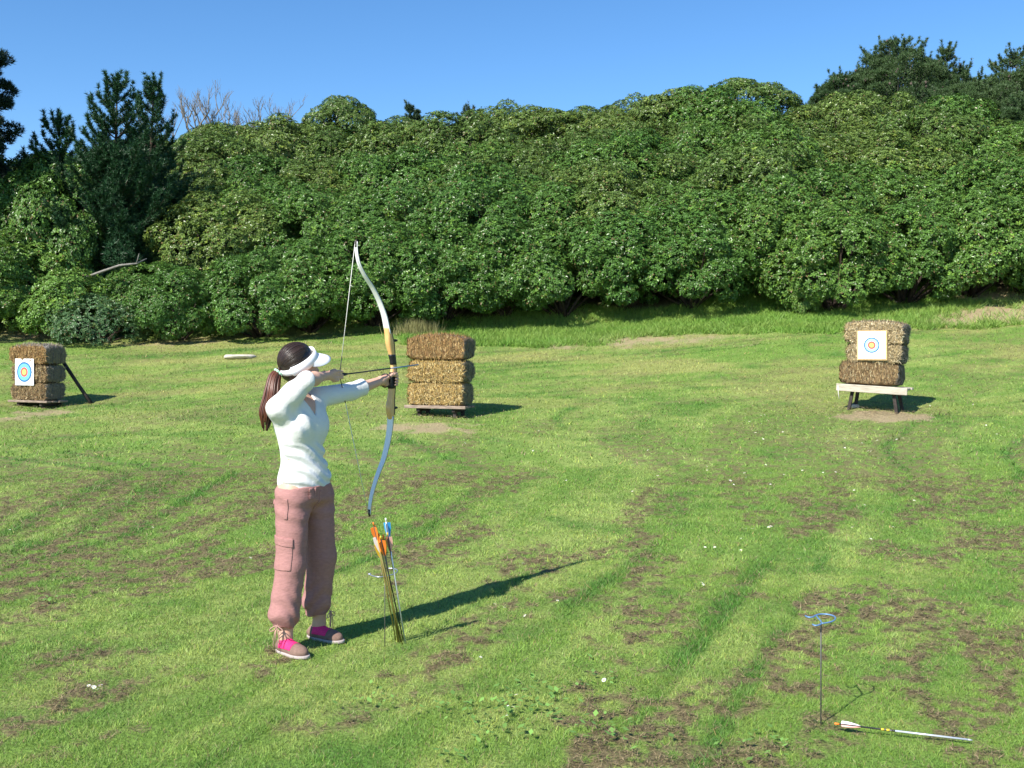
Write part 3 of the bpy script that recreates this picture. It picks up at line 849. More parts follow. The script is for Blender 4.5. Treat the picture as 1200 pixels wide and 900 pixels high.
def stand(loc, rz, Lx, Dy, zt, mat, matleg, label, front_h=.05, splay=0.0, tilt=0.0, thick=.035, prop=None):
    """planked platform on four legs; zt height of the platform top"""
    root = empty('bale_stand', loc, rz); tag(root, label, 'stand', 'wooden stands carrying the straw stacks')
    R = Matrix.Rotation(tilt, 3, 'Y')
    m = MB()
    npk = 4
    for k in range(npk):
        y = -Dy/2+Dy/npk*(k+.5)
        m.box((random.uniform(-.02, .02), y, zt-thick/2), (Lx*random.uniform(.96, 1.02), Dy/npk-.012, thick), R, .006)
    m.build('platform', mat, root)
    f = MB(); f.box((0, -Dy/2-.022, zt-front_h/2+.01), (Lx*1.03, .035, front_h), R, .006); f.build('front_plank', mat, root)
    for sx in (-1, 1):
        b = MB(); b.box((sx*Lx*.30, 0, zt-thick-.032), (.06, Dy*.98, .055), R, .006); b.build('bearer', matleg, root)
    for sx in (-1, 1):
        for sy in (-1, 1):
            x = sx*Lx*.30; y = sy*Dy*.34
            xb = x+sx*splay; yb = y+sy*splay*.5
            wp = to_world(loc, rz, (xb, yb, 0)); zb = float(hz(wp[0], wp[1]))-loc[2]-.05
            l = MB(); zz = zt-thick-.06
            l.sect([(xb, yb, zb), (x, y, zz)], [(1, 0, 0)]*2, [(0, 1, 0)]*2, [.028, .028], [.028, .028], 8, power=6)
            l.build('leg', matleg, root)
    if prop:
        a, b = prop
        m = MB(); a = np.array(a); b = np.array(b)
        mid = (a+b)/2+np.array([.01, 0, -.02])
        m.tube([a, mid, b], [.035, .032, .035], 6); m.build('prop_pole', M['dark_post'], root, True)
    return root

def target_face(loc, rz, w, h, rings, label, board=True, tiltx=0.0):
    root = empty('target_face', loc); root.rotation_euler = (tiltx, 0, rz); tag(root, label, 'archery target', 'paper target faces pinned on straw')
    p = MB(); p.box((0, 0, 0), (w, .008, h), None, .002); p.build('paper', M['paper'], root)
    if board:
        b = MB(); b.box((0, .018, -.004), (w+.045, .024, h+.035), None, .003); b.build('backing_board', M['board'], root)
    y = -.004
    r_in = 0
    for i, (ro, ri, m) in enumerate(rings):
        y -= .0012; a = np.linspace(0, 2*np.pi, 49)[:-1]
        n = len(a)
        Vo = np.stack([np.cos(a)*ro, np.full(n, 0.), np.sin(a)*ro], 1); 
        rg = MB()
        if ri > 0:
            Vi = np.stack([np.cos(a)*ri, np.full(n, 0.), np.sin(a)*ri], 1)
            VV = np.concatenate([Vo+[0, y, 0], Vi+[0, y, 0], Vo+[0, y+.0009, 0], Vi+[0, y+.0009, 0]])
            k = np.arange(n); kn = (k+1) % n
            f = np.concatenate([np.stack([k, kn, kn+n, k+n], 1), np.stack([k+2*n, k+3*n, kn+3*n, kn+2*n], 1), np.stack([k, k+2*n, kn+2*n, kn], 1)])
            rg.add(VV, [f])
        else:
            k = np.arange(n); kn = (k+1) % n
            rg.add(np.concatenate([Vo+[0, y, 0], Vo+[0, y+.0009, 0]]), [np.array([list(range(n))]), np.array([list(range(n, 2*n))[::-1]]), np.stack([k, kn, kn+n, k+n], 1)])
        rg.build('bullseye' if ri == 0 else 'ring', M[m], root)
    return root

# --- middle stack
Ym = 17.0; Xm = (517-600)/F*Ym; gm = float(hz(Xm, Ym)); rzm = math.radians(-20)
zt = .265
bot = H0-(475-YH)*Ym/F   # platform level in the world
ztm = bot-gm
locm = (Xm, Ym, gm)
stand(locm, rzm, 1.02, .46, ztm, M['plank'], M['dark_post'], 'low plank stand under the middle straw stack on a bare earth patch')
z = gm+ztm
gb = 'bales of the middle stack'
def up(loc, rz, dx, dy, zz): q = to_world((loc[0], loc[1], 0), rz, (dx, dy, 0)); return (q[0], q[1], zz)
bale(up(locm, rzm, -.01, 0, z+.185), rzm, .98, .45, .37, 31, 'gold', 'golden bottom straw bale of the middle stack, resting on the planks', gb, vertical=.35)
bale(up(locm, rzm, .0, .0, z+.545), rzm, .99, .45, .36, 32, 'gold', 'golden brown middle straw bale of the middle stack', gb, vertical=.3, tilt=.02)
bale(up(locm, rzm, -.01, .01, z+.895), rzm, 1.04, .46, .34, 33, 'rust', 'rusty brown arched top straw bale of the middle stack', gb, vertical=.85, arch=.055)

# --- right stack
Yr = 17.6; Xr = (1026-600)/F*Yr; gr = float(hz(Xr, Yr)); rzr = math.radians(-33)
ztr = (H0-(452-YH)*Yr/F)-gr
locr = (Xr, Yr, gr)
stand(locr, rzr, 1.10, .50, ztr, M['pale_plank'], M['dark_post'], 'stand with thick pale front plank and splayed dark legs under the right straw stack', front_h=.12, splay=.06, tilt=.045)
z = gr+ztr; gb = 'bales of the right stack'
bale(up(locr, rzr, -.06, .0, z+.20), rzr, .98, .45, .36, 41, 'brown', 'dark brown bottom bale of the right stack with upright grooves, sitting on the pale plank', gb, vertical=.95, tilt=.04)
bale(up(locr, rzr, .02, .01, z+.53), rzr, .90, .45, .33, 42, 'pale', 'pale brown middle bale of the right stack behind the lower half of the square target', gb, vertical=.2, tilt=.03)
bale(up(locr, rzr, .02, .03, z+.86), rzr, .97, .46, .35, 43, 'pale', 'pale brown rounded top bale of the right stack', gb, vertical=.2, arch=.03, tilt=.04)
q = up(locr, rzr, .0, -.275, z+.71)
q = W(1025, 404, Yr-.26)
target_face((Xr+.0-.14, Yr-.232, H0-(404.5-YH)*(Yr-.23)/F), rzr, .44, .45, [(.125, .107, 'p_blue'), (.107, .062, 'p_pale'), (.062, .036, 'p_red'), (.036, 0, 'p_yellow')],
            'square white target paper with small rings on the right straw stack')
mb = MB(); a = np.array(to_world(locr, rzr, (-.53, -.30, ztr+.0))); mb.tube([a, a+[.005, 0, -.12], a+[.02, 0, -.22]], .007, 5)
tag(mb.build('hanging_string', M['string'], None, True), 'short pale string hanging from the left end of the right stand', 'string')
mb = MB()
q = G(1001, 477)
import bmesh
bmm = bmesh.new(); bmesh.ops.create_icosphere(bmm, subdivisions=3, radius=1)
SP = np.array([v.co[:] for v in bmm.verts]); SPF = np.array([[v.index for v in f.verts] for f in bmm.faces]); bmm.free()
def rock(name, p, sx, sy, sz, mat, label, cat, seed, rz=0):
    r = fbm(SP[:, 0]*1.6+seed, SP[:, 1]*1.6+SP[:, 2]*1.1, seed, 3)
    V = SP*(0.75+.5*r)[:, None]; V[:, 2] = np.clip(V[:, 2], -.5, .55); V = V*np.array([sx, sy, sz])
    m = MB(); m.add(V, [SPF]); o = m.build(name, mat, None, True); o.location = p; o.rotation_euler = (0, 0, rz); tag(o, label, cat); return o
rock('earth_clod', (q[0], q[1], q[2]+.01), .09, .07, .06, M['stone'], 'small pale clod at the foot of the right stand leg', 'clod', 3)
q = G(281, 419)
rock('flat_stone', (q[0], q[1], q[2]+.02), .36, .30, .09, M['stone'], 'flat pale stone slab lying in the grass left of the woman\'s head', 'stone', 5)

# --- left stack
Yl = 19.8; Xl = (46-600)/F*Yl; gl = float(hz(Xl, Yl)); rzl = math.radians(-24)
ztl = (H0-(469-YH)*Yl/F)-gl; locl = (Xl, Yl, gl)
pa = W(74, 424, Yl+.35); pb = G(107, 473)
inv = lambda p: (lambda dx, dy: (math.cos(rzl)*dx+math.sin(rzl)*dy, -math.sin(rzl)*dx+math.cos(rzl)*dy, p[2]-gl))(p[0]-Xl, p[1]-Yl)
stand(locl, rzl, .95, .48, ztl, M['plank'], M['dark_post'], 'low stand with thin pale plank under the leftmost straw stack, with a leaning prop pole', front_h=.04, prop=(inv(pa), inv(pb)))
z = gl+ztl; gb = 'bales of the leftmost stack'
bale(up(locl, rzl, -.02, 0, z+.165), rzl, .90, .46, .33, 51, 'brown', 'bottom bale of the leftmost straw stack on the plank stand', gb, vertical=.3)
bale(up(locl, rzl, .0, .0, z+.495), rzl, .90, .46, .33, 52, 'brown', 'middle bale of the leftmost straw stack behind the round blue target', gb, vertical=.3)
bale(up(locl, rzl, -.02, .0, z+.835), rzl, .93, .50, .35, 53, 'rust', 'weathered grey topped top bale of the leftmost straw stack', gb, vertical=.6, arch=.02, grey_top=True)
q = up(locl, rzl, -.08, -.262, 0)
target_face((q[0], q[1], H0-(436-YH)*(Yl-.24)/F), rzl, .47, .49, [(.185, .155, 'p_blue'), (.155, .088, 'p_cyan'), (.088, .050, 'p_red'), (.050, 0, 'p_yellow')],
            'white target paper with large blue rings on the leftmost straw stack', board=False)

r = np.random.default_rng(88); Vs = []; Cc = []
for (X0, Y0) in ((Xm, Ym), (Xr, Yr), (Xl, Yl)):
    n = 900; x = X0+r.normal(-.1, .55, n); y = Y0-.25+r.normal(0, .35, n); a = r.uniform(0, 6.28, n); ln = r.uniform(.03, .11, n)
    b = np.stack([x, y, hz(x, y)+r.uniform(.015, .04, n)], 1); dd = np.stack([np.cos(a), np.sin(a), r.uniform(-.1, .25, n)], 1)*ln[:, None]; t = np.stack([-np.sin(a), np.cos(a), 0*a], 1)*.005
    Vs.append(np.stack([b-t, b+t, b+dd], 1).reshape(-1, 3)); Cc.append(np.repeat(straw_cols(r, n, 'pale'), 3, 0))
V = np.concatenate(Vs); tag(link('loose_straw', np_mesh('loose_straw', V, [np.arange(len(V)).reshape(-1, 3)], False, np.concatenate(Cc), [M['straw']])), 'loose straw littering the ground round the three straw stacks', 'straw', kind='stuff')

# ------------------------------------------------------------------ archer's equipment
TH = math.radians(33); d = np.array([math.sin(TH), math.cos(TH), 0]); f = np.array([math.cos(TH), -math.sin(TH), 0]); zv = np.array([0, 0, 1.0])
Gp = W(458, 446, 6.45)
def BP(px, py):
    u = (px-600)/F; s = (Gp[0]-u*Gp[1])/(d[0]-u*d[1]); Y = Gp[1]-d[1]*s
    return np.array([Gp[0]-d[0]*s, Y, H0-(py-YH)*Y/F])

def smooth_path(P, n):
    P = np.array(P); t = np.concatenate([[0], np.cumsum(np.linalg.norm(np.diff(P, axis=0), axis=1))]); t /= t[-1]
    q = np.linspace(0, 1, n); R = np.stack([np.interp(q, t, P[:, j]) for j in range(3)], 1)
    for _ in range(max(2, n//10)):
        R[1:-1] = (R[:-2]+2*R[1:-1]+R[2:])/4
    return R

bow = empty('recurve_bow', tuple(Gp)); tag(bow, 'white limbed recurve bow with blond wooden riser held by the woman', 'bow')
def child(o): o.matrix_parent_inverse = Matrix.Translation(-Vector(bow.location)); return o
def limb(pts, w0, w1, t0, t1, name):
    P = smooth_path([BP(*p) for p in pts], 40)
    T = unit(np.gradient(P, axis=0)); N = unit(np.cross(T, f))
    m = MB(); n = len(P)
    m.sect(P, [f]*n, N, np.linspace(w0, w1, n)/2, np.linspace(t0, t1, n)/2, 12, power=5)
    o = m.build(name, M['limb'], bow, True); child(o)
    m2 = MB(); off = N*np.sign((N@d))[:, None]
    Pk = P+off*(np.linspace(t0, t1, n)/2+.0015)[:, None]
    m2.sect(Pk, [f]*n, N, np.linspace(w0, w1, n)/2*.98, np.full(n, .0015), 8, power=5)
    o = m2.build('limb_backing', M['walnut'], bow, True); child(o)
    tip = P[-1]; m3 = MB(); m3.tube([P[-3], P[-1], P[-1]+T[-1]*.012], [w1*.45, w1*.4, w1*.25], 8); child(m3.build('limb_tip', M['walnut'], bow, True))
    return P
U = limb([(454.5, 391), (450.5, 370), (444.5, 353), (436.5, 337), (427, 323), (420, 309), (417, 292), (417.5, 283)], .046, .020, .011, .006, 'limb')
Lw = limb([(457.5, 488), (457, 500), (454.5, 517), (449.5, 538), (441.5, 558), (435, 580), (432.3, 598), (433, 603)], .046, .020, .011, .006, 'limb')
rp = [(453.5, 384, .010, .020), (455, 392, .014, .021), (456.5, 402, .022, .020), (458, 411, .016, .017), (460, 420, .013, .013), (461, 430, .013, .011),
      (460.5, 438, .017, .014), (459.5, 446, .019, .015), (459, 455, .017, .015), (458, 466, .016, .016), (456.8, 476, .024, .018), (457, 484, .018, .020), (458.5, 492, .010, .020)]
P = np.array([BP(a, b) for a, b, _, _ in rp]); n = len(rp)
t = np.arange(n); tt = np.linspace(0, n-1, 49)
P = np.stack([np.interp(tt, t, P[:, j]) for j in range(3)], 1)
ha = np.interp(tt, t, [r_[2] for r_ in rp]); hb = np.interp(tt, t, [r_[3] for r_ in rp])
for _ in range(5):
    P[1:-1] = (P[:-2]+2*P[1:-1]+P[2:])/4; ha[1:-1] = (ha[:-2]+2*ha[1:-1]+ha[2:])/4; hb[1:-1] = (hb[:-2]+2*hb[1:-1]+hb[2:])/4
m = MB(); m.sect(P, [d]*49, [f]*49, ha*1.3, hb, 14, power=3.2); child(m.build('riser', M['wood'], bow, True))
m = MB(); m.sect(P[3:-3]+d*(ha[3:-3]*1.3)[:, None], [d]*43, [f]*43, np.full(43, .006), hb[3:-3]*.85, 10, power=4); child(m.build('riser_back', M['walnut'], bow, True))
i0 = [int(np.argmin(np.abs(P[:, 2]-BP(459, v)[2]))) for v in (427, 414.5)]
a, b = sorted(i0); sl = slice(a, b+1); k = b-a+1
m = MB(); m.sect(P[sl]+d*.002, [d]*k, [f]*k, ha[sl]*1.3+.005, hb[sl]+.003, 12, power=3.2); child(m.build('black_tape', M['black'], bow, True))
i0 = [int(np.argmin(np.abs(P[:, 2]-BP(459, v)[2]))) for v in (456, 437)]
a, b = sorted(i0); sl = slice(a, b+1); k = b-a+1
m = MB(); m.sect(P[sl], [d]*k, [f]*k, ha[sl]*1.3+.003, hb[sl]+.003, 12, power=3.2); child(m.build('grip', M['black'], bow, True))
for v in (399, 478):
    q = BP(461, v); m = MB(); m.tube([q+d*.012, q+d*.034], [.009, .007], 8); child(m.build('limb_bolt', M['black'], bow, True))

NK = BP(398, 439.5)
tipU = BP(417.5, 286)-d*.012; tipL = BP(433, 600)-d*.012
m = MB(); m.tube([tipU, tipU+(NK-tipU)*.5, tipU+(NK-tipU)*.86], .0019, 6); m.tube([tipL, tipL+(NK-tipL)*.8], .0019, 6); child(m.build('bow_string', M['string'], bow, True))
m = MB(); m.tube([tipU+(NK-tipU)*.86, NK], .0026, 6); m.tube([NK, tipL+(NK-tipL)*.80], .0026, 6); child(m.build('string_serving', M['serving'], bow, True))
m = MB(); aa = np.linspace(0, 2*np.pi, 25); cc0 = Gp-d*.052+zv*.002
m.tube([cc0+(d*.012*math.cos(t_)+f*.034*math.cos(t_)*0+zv*.040*math.sin(t_)+f*.036*math.cos(t_)) for t_ in aa], .0035, 5, cap=False); child(m.build('wrist_sling', M['black'], bow, True))

# arrows ---------------------------------------------------------------
def arrow(nock, tip, label, group, shaft, vane, nockm='orange', fl=.062, fh=.011, r=.0035, band=None, tipm='silvershaft', front=None, cock=None, roll=0.0, off=.022):
    nock = np.array(nock); tip = np.array(tip); D = unit(tip-nock); L = np.linalg.norm(tip-nock)
    root = empty('arrow', tuple(nock)); tag(root, label, 'arrow', group)
    loc = lambda P: np.asarray(P)-nock
    def b(m, name, mat): return m.build(name, M[mat], root, True)
    s1 = .62 if front else 1.0
    m = MB(); m.tube(loc([nock+D*.012, nock+D*(L*s1 if front else L-.02)]), r, 8); b(m, 'shaft', shaft)
    if front:
        m = MB(); m.tube(loc([nock+D*L*s1, nock+D*(L-.02)]), r*.95, 8); b(m, 'front_shaft', front)
    m = MB(); m.tube(loc([tip-D*.022, tip-D*.012, tip]), [r, r*1.05, .0006], 8); b(m, 'point', tipm)
    m = MB(); m.tube(loc([nock-D*.004, nock+D*.004, nock+D*.016]), [r*1.1, r*1.25, r*1.05], 8); b(m, 'nock', nockm)
    A = unit(np.cross(D, np.array([.3, .2, .93]))); B = np.cross(D, A)
    for k in range(3):
        an = roll+k*2*math.pi/3; e = A*math.cos(an)+B*math.sin(an); sd = np.cross(D, e)*.0009
        prof = [(off, r*.6), (off+.004, r+fh*.95), (off+fl*.35, r+fh*.9), (off+fl*.75, r+fh*.4), (off+fl, r*.6)]
        V = [nock+D*a_+e*h_+sd*s_ for s_ in (-1, 1) for a_, h_ in prof]; nn = len(prof)
        m = MB(); m.add(loc(V), [np.array([list(range(nn))]), np.array([list(range(nn, 2*nn))[::-1]]), np.array([[i, i+nn, (i+1) % nn+nn, (i+1) % nn] for i in range(nn)])])
        b(m, 'fletching', (cock or vane) if k == 0 else vane).data.polygons.foreach_set('use_smooth', [False]*(nn+2))
    if band:
        for t_, bm_ in band:
            m = MB(); m.tube(loc([nock+D*L*t_, nock+D*(L*t_+.012)]), r*1.12, 8); b(m, 'band', bm_)
    return root

At = BP(460, 431)+f*.017
ar_dir = unit(At-NK); arrow(NK-ar_dir*.004, NK+ar_dir*.70, 'dark arrow nocked on the string and resting on the riser of the bow', None, 'darkshaft', 'serving', 'serving', fl=.05, fh=.008, r=.0042, front='bluealu', tipm='bluealu', roll=.5)

q1 = W(978.5, 847.5, 1); z_ = .030
def flatp(px, py, zz): Y = (H0-zz)*F/(py-YH); return np.array([(px-600)/F*Y, Y, zz])
arrow(flatp(979, 848, .034), flatp(1140, 867.5, .022), 'pale arrow with white and salmon fletching lying on the grass in the right foreground', None, 'darkshaft', 'whitev', 'orange', fl=.085, fh=.012, r=.0038,
      front=None, band=[(.34, 'yellow'), (.38, 'yellow'), (.42, 'darkshaft')], cock='pinkv', roll=.6)
ls = [o for o in bpy.data.objects if o.name.startswith('arrow')][-1]
a_, b_ = flatp(979, 848, .034), flatp(1140, 867.5, .022); D = unit(b_-a_); Lq = np.linalg.norm(b_-a_)
m = MB(); m.tube([D*Lq*.43, D*Lq*.97], .0042, 8); m.build('bright_shaft', M['silvershaft'], ls, True)

# arrow stand with bundle
sb = flatp(451, 757, .0); rz0 = float(hz(sb[0], sb[1]))
st = empty('arrow_stand', (sb[0], sb[1], rz0)); tag(st, 'wire ground stand with open ring, holding a bundle of arrows beside the woman', 'arrow stand', 'wire arrow stands')
m = MB(); m.tube([(0, 0, -.06), (0, 0, .2), (0, 0, .385)], .0028, 6); m.build('rod', M['rod'], st, True)
ring = []
for px, py in ((432.5, 673), (438, 675.5), (446, 676.5), (452, 675), (460, 673.5), (465.5, 670.5), (466, 668), (462, 666), (455, 666)):
    p = flatp(px, py, .385+rz0); ring.append((p[0]-sb[0], p[1]-sb[1], .385))
R_ = smooth_path(ring, 40); m = MB(); m.tube(R_, .0034, 6); m.build('ring', M['steel'], st, True)
m = MB(); m.tube([R_[0]-np.array([.004, 0, 0]), R_[0]+np.array([.010, 0, 0])], .0065, 8); m.build('ring_end', M['steel'], st, True)
cen = np.array([sb[0]+.030, sb[1]+.035])
spec = [((437.5, 613, 5.70), (471, 752), 'darkshaft', 'orange', 'orange', None, 'leftmost arrow of the bundle with orange nock tip standing above the rest'),
        ((452, 608, 5.74), (476, 754), 'silvershaft', 'bluev', 'whitev', 'whitev', 'highest arrow of the bundle, white nock and blue fletching'),
        ((440, 624, 5.72), (473, 755), 'goldshaft', 'orange', 'yellow', 'whitev', 'gold arrow with orange and white fletching at the left of the bundle'),
        ((444, 626, 5.74), (469, 753), 'goldshaft', 'yellow', 'orange', 'orange', 'gold arrow with yellow fletching in the middle of the bundle'),
        ((446, 629, 5.70), (474, 751), 'darkshaft', 'orange', 'yellow', 'brownv', 'dark arrow with orange and brown fletching at the front of the bundle'),
        ((449, 627, 5.76), (467, 752), 'goldshaft', 'brownv', 'orange', 'yellow', 'gold arrow with brown fletching behind the bundle'),
        ((454, 625, 5.74), (475, 750), 'darkshaft', 'brownv', 'yellow', 'pinkv', 'dark arrow with brown and salmon fletching, rightmost in the bundle'),
        ((442, 632, 5.73), (465, 750), 'goldshaft', 'yellow', 'yellow', 'yellow', 'shortest showing yellow fletched arrow, lowest in the bundle')]
for i, (tp, bt, sh, va, nk_, ck, lab) in enumerate(spec):
    b0 = flatp(bt[0], bt[1], 0.0); b0[2] = float(hz(b0[0], b0[1]))-.03
    arrow(W(*tp), b0, lab, 'arrows bundled in the wire stand', sh, va, nk_, fl=.10, fh=.019, r=.0036, cock=ck, roll=i*.9)

sb = flatp(962, 849, 0); rz0 = float(hz(sb[0], sb[1]))
st = empty('arrow_stand', (sb[0], sb[1], rz0)); tag(st, 'empty wire ground stand with twisted blue loops in the right foreground', 'arrow stand', 'wire arrow stands')
m = MB(); m.tube([(0, 0, -.06), (0, 0, .2), (0, 0, .44)], .0032, 6); m.build('rod', M['rod'], st, True)
def loop(pts, zc=.44):
    o = []
    for a_, b_ in pts:
        p = flatp(920+a_/5, 700+b_/5, zc+rz0); o.append((p[0]-sb[0], p[1]-sb[1], zc))
    return o
m = MB(); m.tube(smooth_path(loop([(118, 108), (135, 118), (160, 118), (178, 106), (200, 98), (228, 97), (262, 101), (290, 110), (298, 124), (282, 140), (250, 149), (215, 153)]), 50), .0034, 6)
m.tube(smooth_path(loop([(160, 158), (175, 167), (195, 164), (215, 154), (210, 138), (195, 124), (184, 108)]), 30), .0034, 6)
m.build('ring', M['bluewire'], st, True)

# daisies
def daisy_mesh():
    V = []; Fc = []; mi = []; n = 0
    for k in range(12):
        a = k*2*math.pi/12; w = .16
        V += [(math.cos(a)*.25, math.sin(a)*.25, 0), (math.cos(a-w)*.8, math.sin(a-w)*.8, .12), (math.cos(a)*1.0, math.sin(a)*1.0, .16), (math.cos(a+w)*.8, math.sin(a+w)*.8, .12)]
        Fc.append([n, n+1, n+2, n+3]); n += 4; mi.append(0)
    b = n
    for k in range(8):
        a = k*math.pi/4; V.append((math.cos(a)*.3, math.sin(a)*.3, .05)); n += 1
    V.append((0, 0, .2)); n += 1
    tri = [[b+k, b+(k+1) % 8, n-1] for k in range(8)]
    me = np_mesh('daisy', np.array(V)*.011, [np.array(Fc), np.array(tri)], False, None, [M['petal'], M['yolk']], mi+[1]*8)
    return me
dm = daisy_mesh()
r = random.Random(5); spots = []
for cx, cy, n, sx, sy in ((865, 497, 9, 12, 4), (895, 492, 5, 8, 4), (960, 520, 12, 45, 4), (1010, 533, 12, 35, 5), (880, 557, 9, 30, 4), (962, 558, 6, 14, 2), (880, 572, 6, 20, 3),
                          (995, 575, 4, 5, 3), (890, 625, 6, 10, 6), (820, 692, 3, 6, 1), (600, 845, 3, 6, 4), (1060, 610, 6, 60, 12), (760, 520, 8, 120, 8), (1170, 520, 6, 25, 12), (900, 660, 4, 60, 10),
                          (700, 560, 6, 140, 14), (560, 520, 4, 30, 8), (330, 630, 5, 200, 30), (115, 817, 6, 5, 3), (590, 720, 5, 25, 12), (650, 810, 4, 60, 20), (50, 640, 4, 60, 30), (1100, 470, 5, 40, 8)):
    for _ in range(n): spots.append((cx+r.gauss(0, sx), cy+r.gauss(0, sy)))
first = None
for px, py in spots:
    if not (5 < px < 1195 and 440 < py < 895): continue
    p = G(px, py); far = p[1]
    o = link('daisy', dm, None, (p[0], p[1], p[2]+.035+.0008*far)); s = r.uniform(.8, 1.15)*(1.0 if far < 9 else 1.25)
    o.scale = (s, s, s); o.rotation_euler = (r.gauss(.35, .25), r.gauss(0, .25), r.uniform(0, 6))
    tag(o, 'tiny white daisy open in the mown grass', 'daisy', 'daisies scattered over the lawn')
q = G(1058, 554)

# ------------------------------------------------------------------ the archer (signed distance modelling)
class SDF:
    def __init__(s): s.ops = []
    def cap(s, a, b, r1, r2, k=.02, sub=False):
        s.ops.append(('c', np.array(a, float), np.array(b, float), r1, r2, k, sub)); return s
    def ell(s, c, rad, k=.02, A=None, sub=False):
        A = np.eye(3) if A is None else np.array(A); s.ops.append(('e', np.array(c, float), A, np.array(rad, float), 0, k, sub)); return s
    def fn(s, g, mode='max'):
        s.ops.append(('f', g, mode, 0, 0, 0, False)); return s
    def __call__(s, P):
        D = np.full(len(P), 1.0)
        for o in s.ops:
            if o[0] == 'f':
                v = o[1](P, D)
                D = np.maximum(D, v) if o[2] == 'max' else (D+v if o[2] == 'add' else v)
                continue
            if o[0] == 'c':
                _, a, b, r1, r2, k, sub = o
                ab = b-a; t = np.clip(((P-a)@ab)/(ab@ab), 0, 1); v = np.linalg.norm(P-a-t[:, None]*ab, axis=1)-(r1+(r2-r1)*t)
            else:
                _, c, A, rad, _, k, sub = o
                q = (P-c)@A.T; k0 = np.linalg.norm(q/rad, axis=1); k1 = np.linalg.norm(q/(rad*rad), axis=1)+1e-9; v = k0*(k0-1)/k1
            if sub:
                v = -v; h = np.clip(.5-.5*(D-v)/k, 0, 1); D = D*(1-h)+v*h+k*h*(1-h)
            else:
                h = np.clip(.5+.5*(D-v)/k, 0, 1); D = D*(1-h)+v*h-k*h*(1-h)
        return D

def nets(fn, lo, hi, vx):
    lo = np.array(lo, float); hi = np.array(hi, float)
    B = 8; nb = np.ceil((hi-lo)/(vx*B)).astype(int); n = nb*B+1
    Vv = np.full(n, 1.0, np.float32)
    bi = np.stack(np.meshgrid(*[np.arange(k) for k in nb], indexing='ij'), -1).reshape(-1, 3)
    cen = lo+(bi*B+B/2)*vx; dc = fn(cen)
    # mark inside blocks
    rad = B*vx*.87*1.35+.01
    off = np.stack(np.meshgrid(*[np.arange(B+1)]*3, indexing='ij'), -1).reshape(-1, 3)
    ins = bi[dc < -rad]
    for b in ins: Vv[b[0]*B:b[0]*B+B+1, b[1]*B:b[1]*B+B+1, b[2]*B:b[2]*B+B+1] = -1
    act = bi[np.abs(dc) <= rad]
    for s in range(0, len(act), 400):
        g = (act[s:s+400, None]*B+off[None]).reshape(-1, 3)
        Vv[g[:, 0], g[:, 1], g[:, 2]] = fn(lo+g*vx)
    I = Vv < 0
    c8 = [(i, j, k) for i in (0, 1) for j in (0, 1) for k in (0, 1)]
    sl = lambda a, m: slice(a, m-1+a)
    cnt = sum(I[sl(i, n[0]), sl(j, n[1]), sl(k, n[2])].astype(np.int8) for i, j, k in c8)
    cells = np.argwhere((cnt > 0) & (cnt < 8))
    vals = np.stack([Vv[cells[:, 0]+i, cells[:, 1]+j, cells[:, 2]+k] for i, j, k in c8], 1).astype(float)
    acc = np.zeros((len(cells), 3)); w = np.zeros(len(cells)); c8a = np.array(c8, float)
    for a in range(8):
        for b in range(a+1, 8):
            if np.abs(c8a[a]-c8a[b]).sum() == 1:
                va, vb = vals[:, a], vals[:, b]; m = (va < 0) != (vb < 0)
                t = np.where(m, va/(va-vb+1e-12), 0)
                acc += m[:, None]*(c8a[a]+t[:, None]*(c8a[b]-c8a[a])); w += m
    V = lo+(cells+acc/w[:, None])*vx
    ix = np.full(n, -1, np.int32); ix[cells[:, 0], cells[:, 1], cells[:, 2]] = np.arange(len(cells))
    Fs = []
    for ax in range(3):
        o = [1, 1, 1]; o[ax] = 0
        s0 = [slice(1, n[k]-1) for k in range(3)]; s0[ax] = slice(0, n[ax]-1)
        s1 = list(s0); s1[ax] = slice(1, n[ax])
        A0 = I[tuple(s0)]; A1 = I[tuple(s1)]
        e = np.argwhere(A0 != A1); sg = A0[e[:, 0], e[:, 1], e[:, 2]]
        base = e+np.array([0 if k == ax else 1 for k in range(3)])
        u, v = [(1, 2), (2, 0), (0, 1)][ax]
        def at(du, dv):
            q = base.copy(); q[:, u] -= du; q[:, v] -= dv; return ix[q[:, 0], q[:, 1], q[:, 2]]
        Q = np.stack([at(1, 1), at(0, 1), at(0, 0), at(1, 0)], 1)
        Q[~sg] = Q[~sg][:, ::-1]; Fs.append(Q)
    Fq = np.concatenate(Fs); Fq = Fq[(Fq >= 0).all(1)]
    return V, Fq

def sdf_obj(name, fn, lo, hi, vx, mat, parent, cols=None):
    V, Fq = nets(fn, lo, hi, vx)
    me = np_mesh(name, V, [Fq], True, cols, [mat]); o = link(name, me, parent)
    o.matrix_parent_inverse = Matrix.Translation(-Vector(parent.location))
    return o

# joints
RS = np.array([-1.248, 5.70, 1.318]); LS = np.array([-1.098, 5.99, 1.362])
RE = np.array([-1.100, 5.72, 1.456]); RW = NK-d*.135+f*.012
LW = Gp-d*.085-f*.006+zv*.002; LE = LS+(LW-LS)*.52+np.array([0, 0, -.022])
NB = np.array([-1.176, 5.86, 1.372])
HC = np.array([-1.172, 5.875, 1.538])
th = math.radians(58); hd = np.array([math.sin(th), math.cos(th), 0.0]); hs = np.array([math.cos(th), -math.sin(th), 0.0])
hA = np.array([hs, hd, zv])          # local head axes: side, forward, up
RH = np.array([-1.186, 5.775, .85]); LH = np.array([-1.088, 5.925, .85])
RK = np.array([-1.198, 5.745, .45]); LK = np.array([-1.070, 5.965, .45])
RA = np.array([-1.212, 5.715, .085]); LA = np.array([-1.082, 5.985, .085])
RT = np.array([-1.108, 5.625, .03]); LT = np.array([-.972, 5.915, .03])
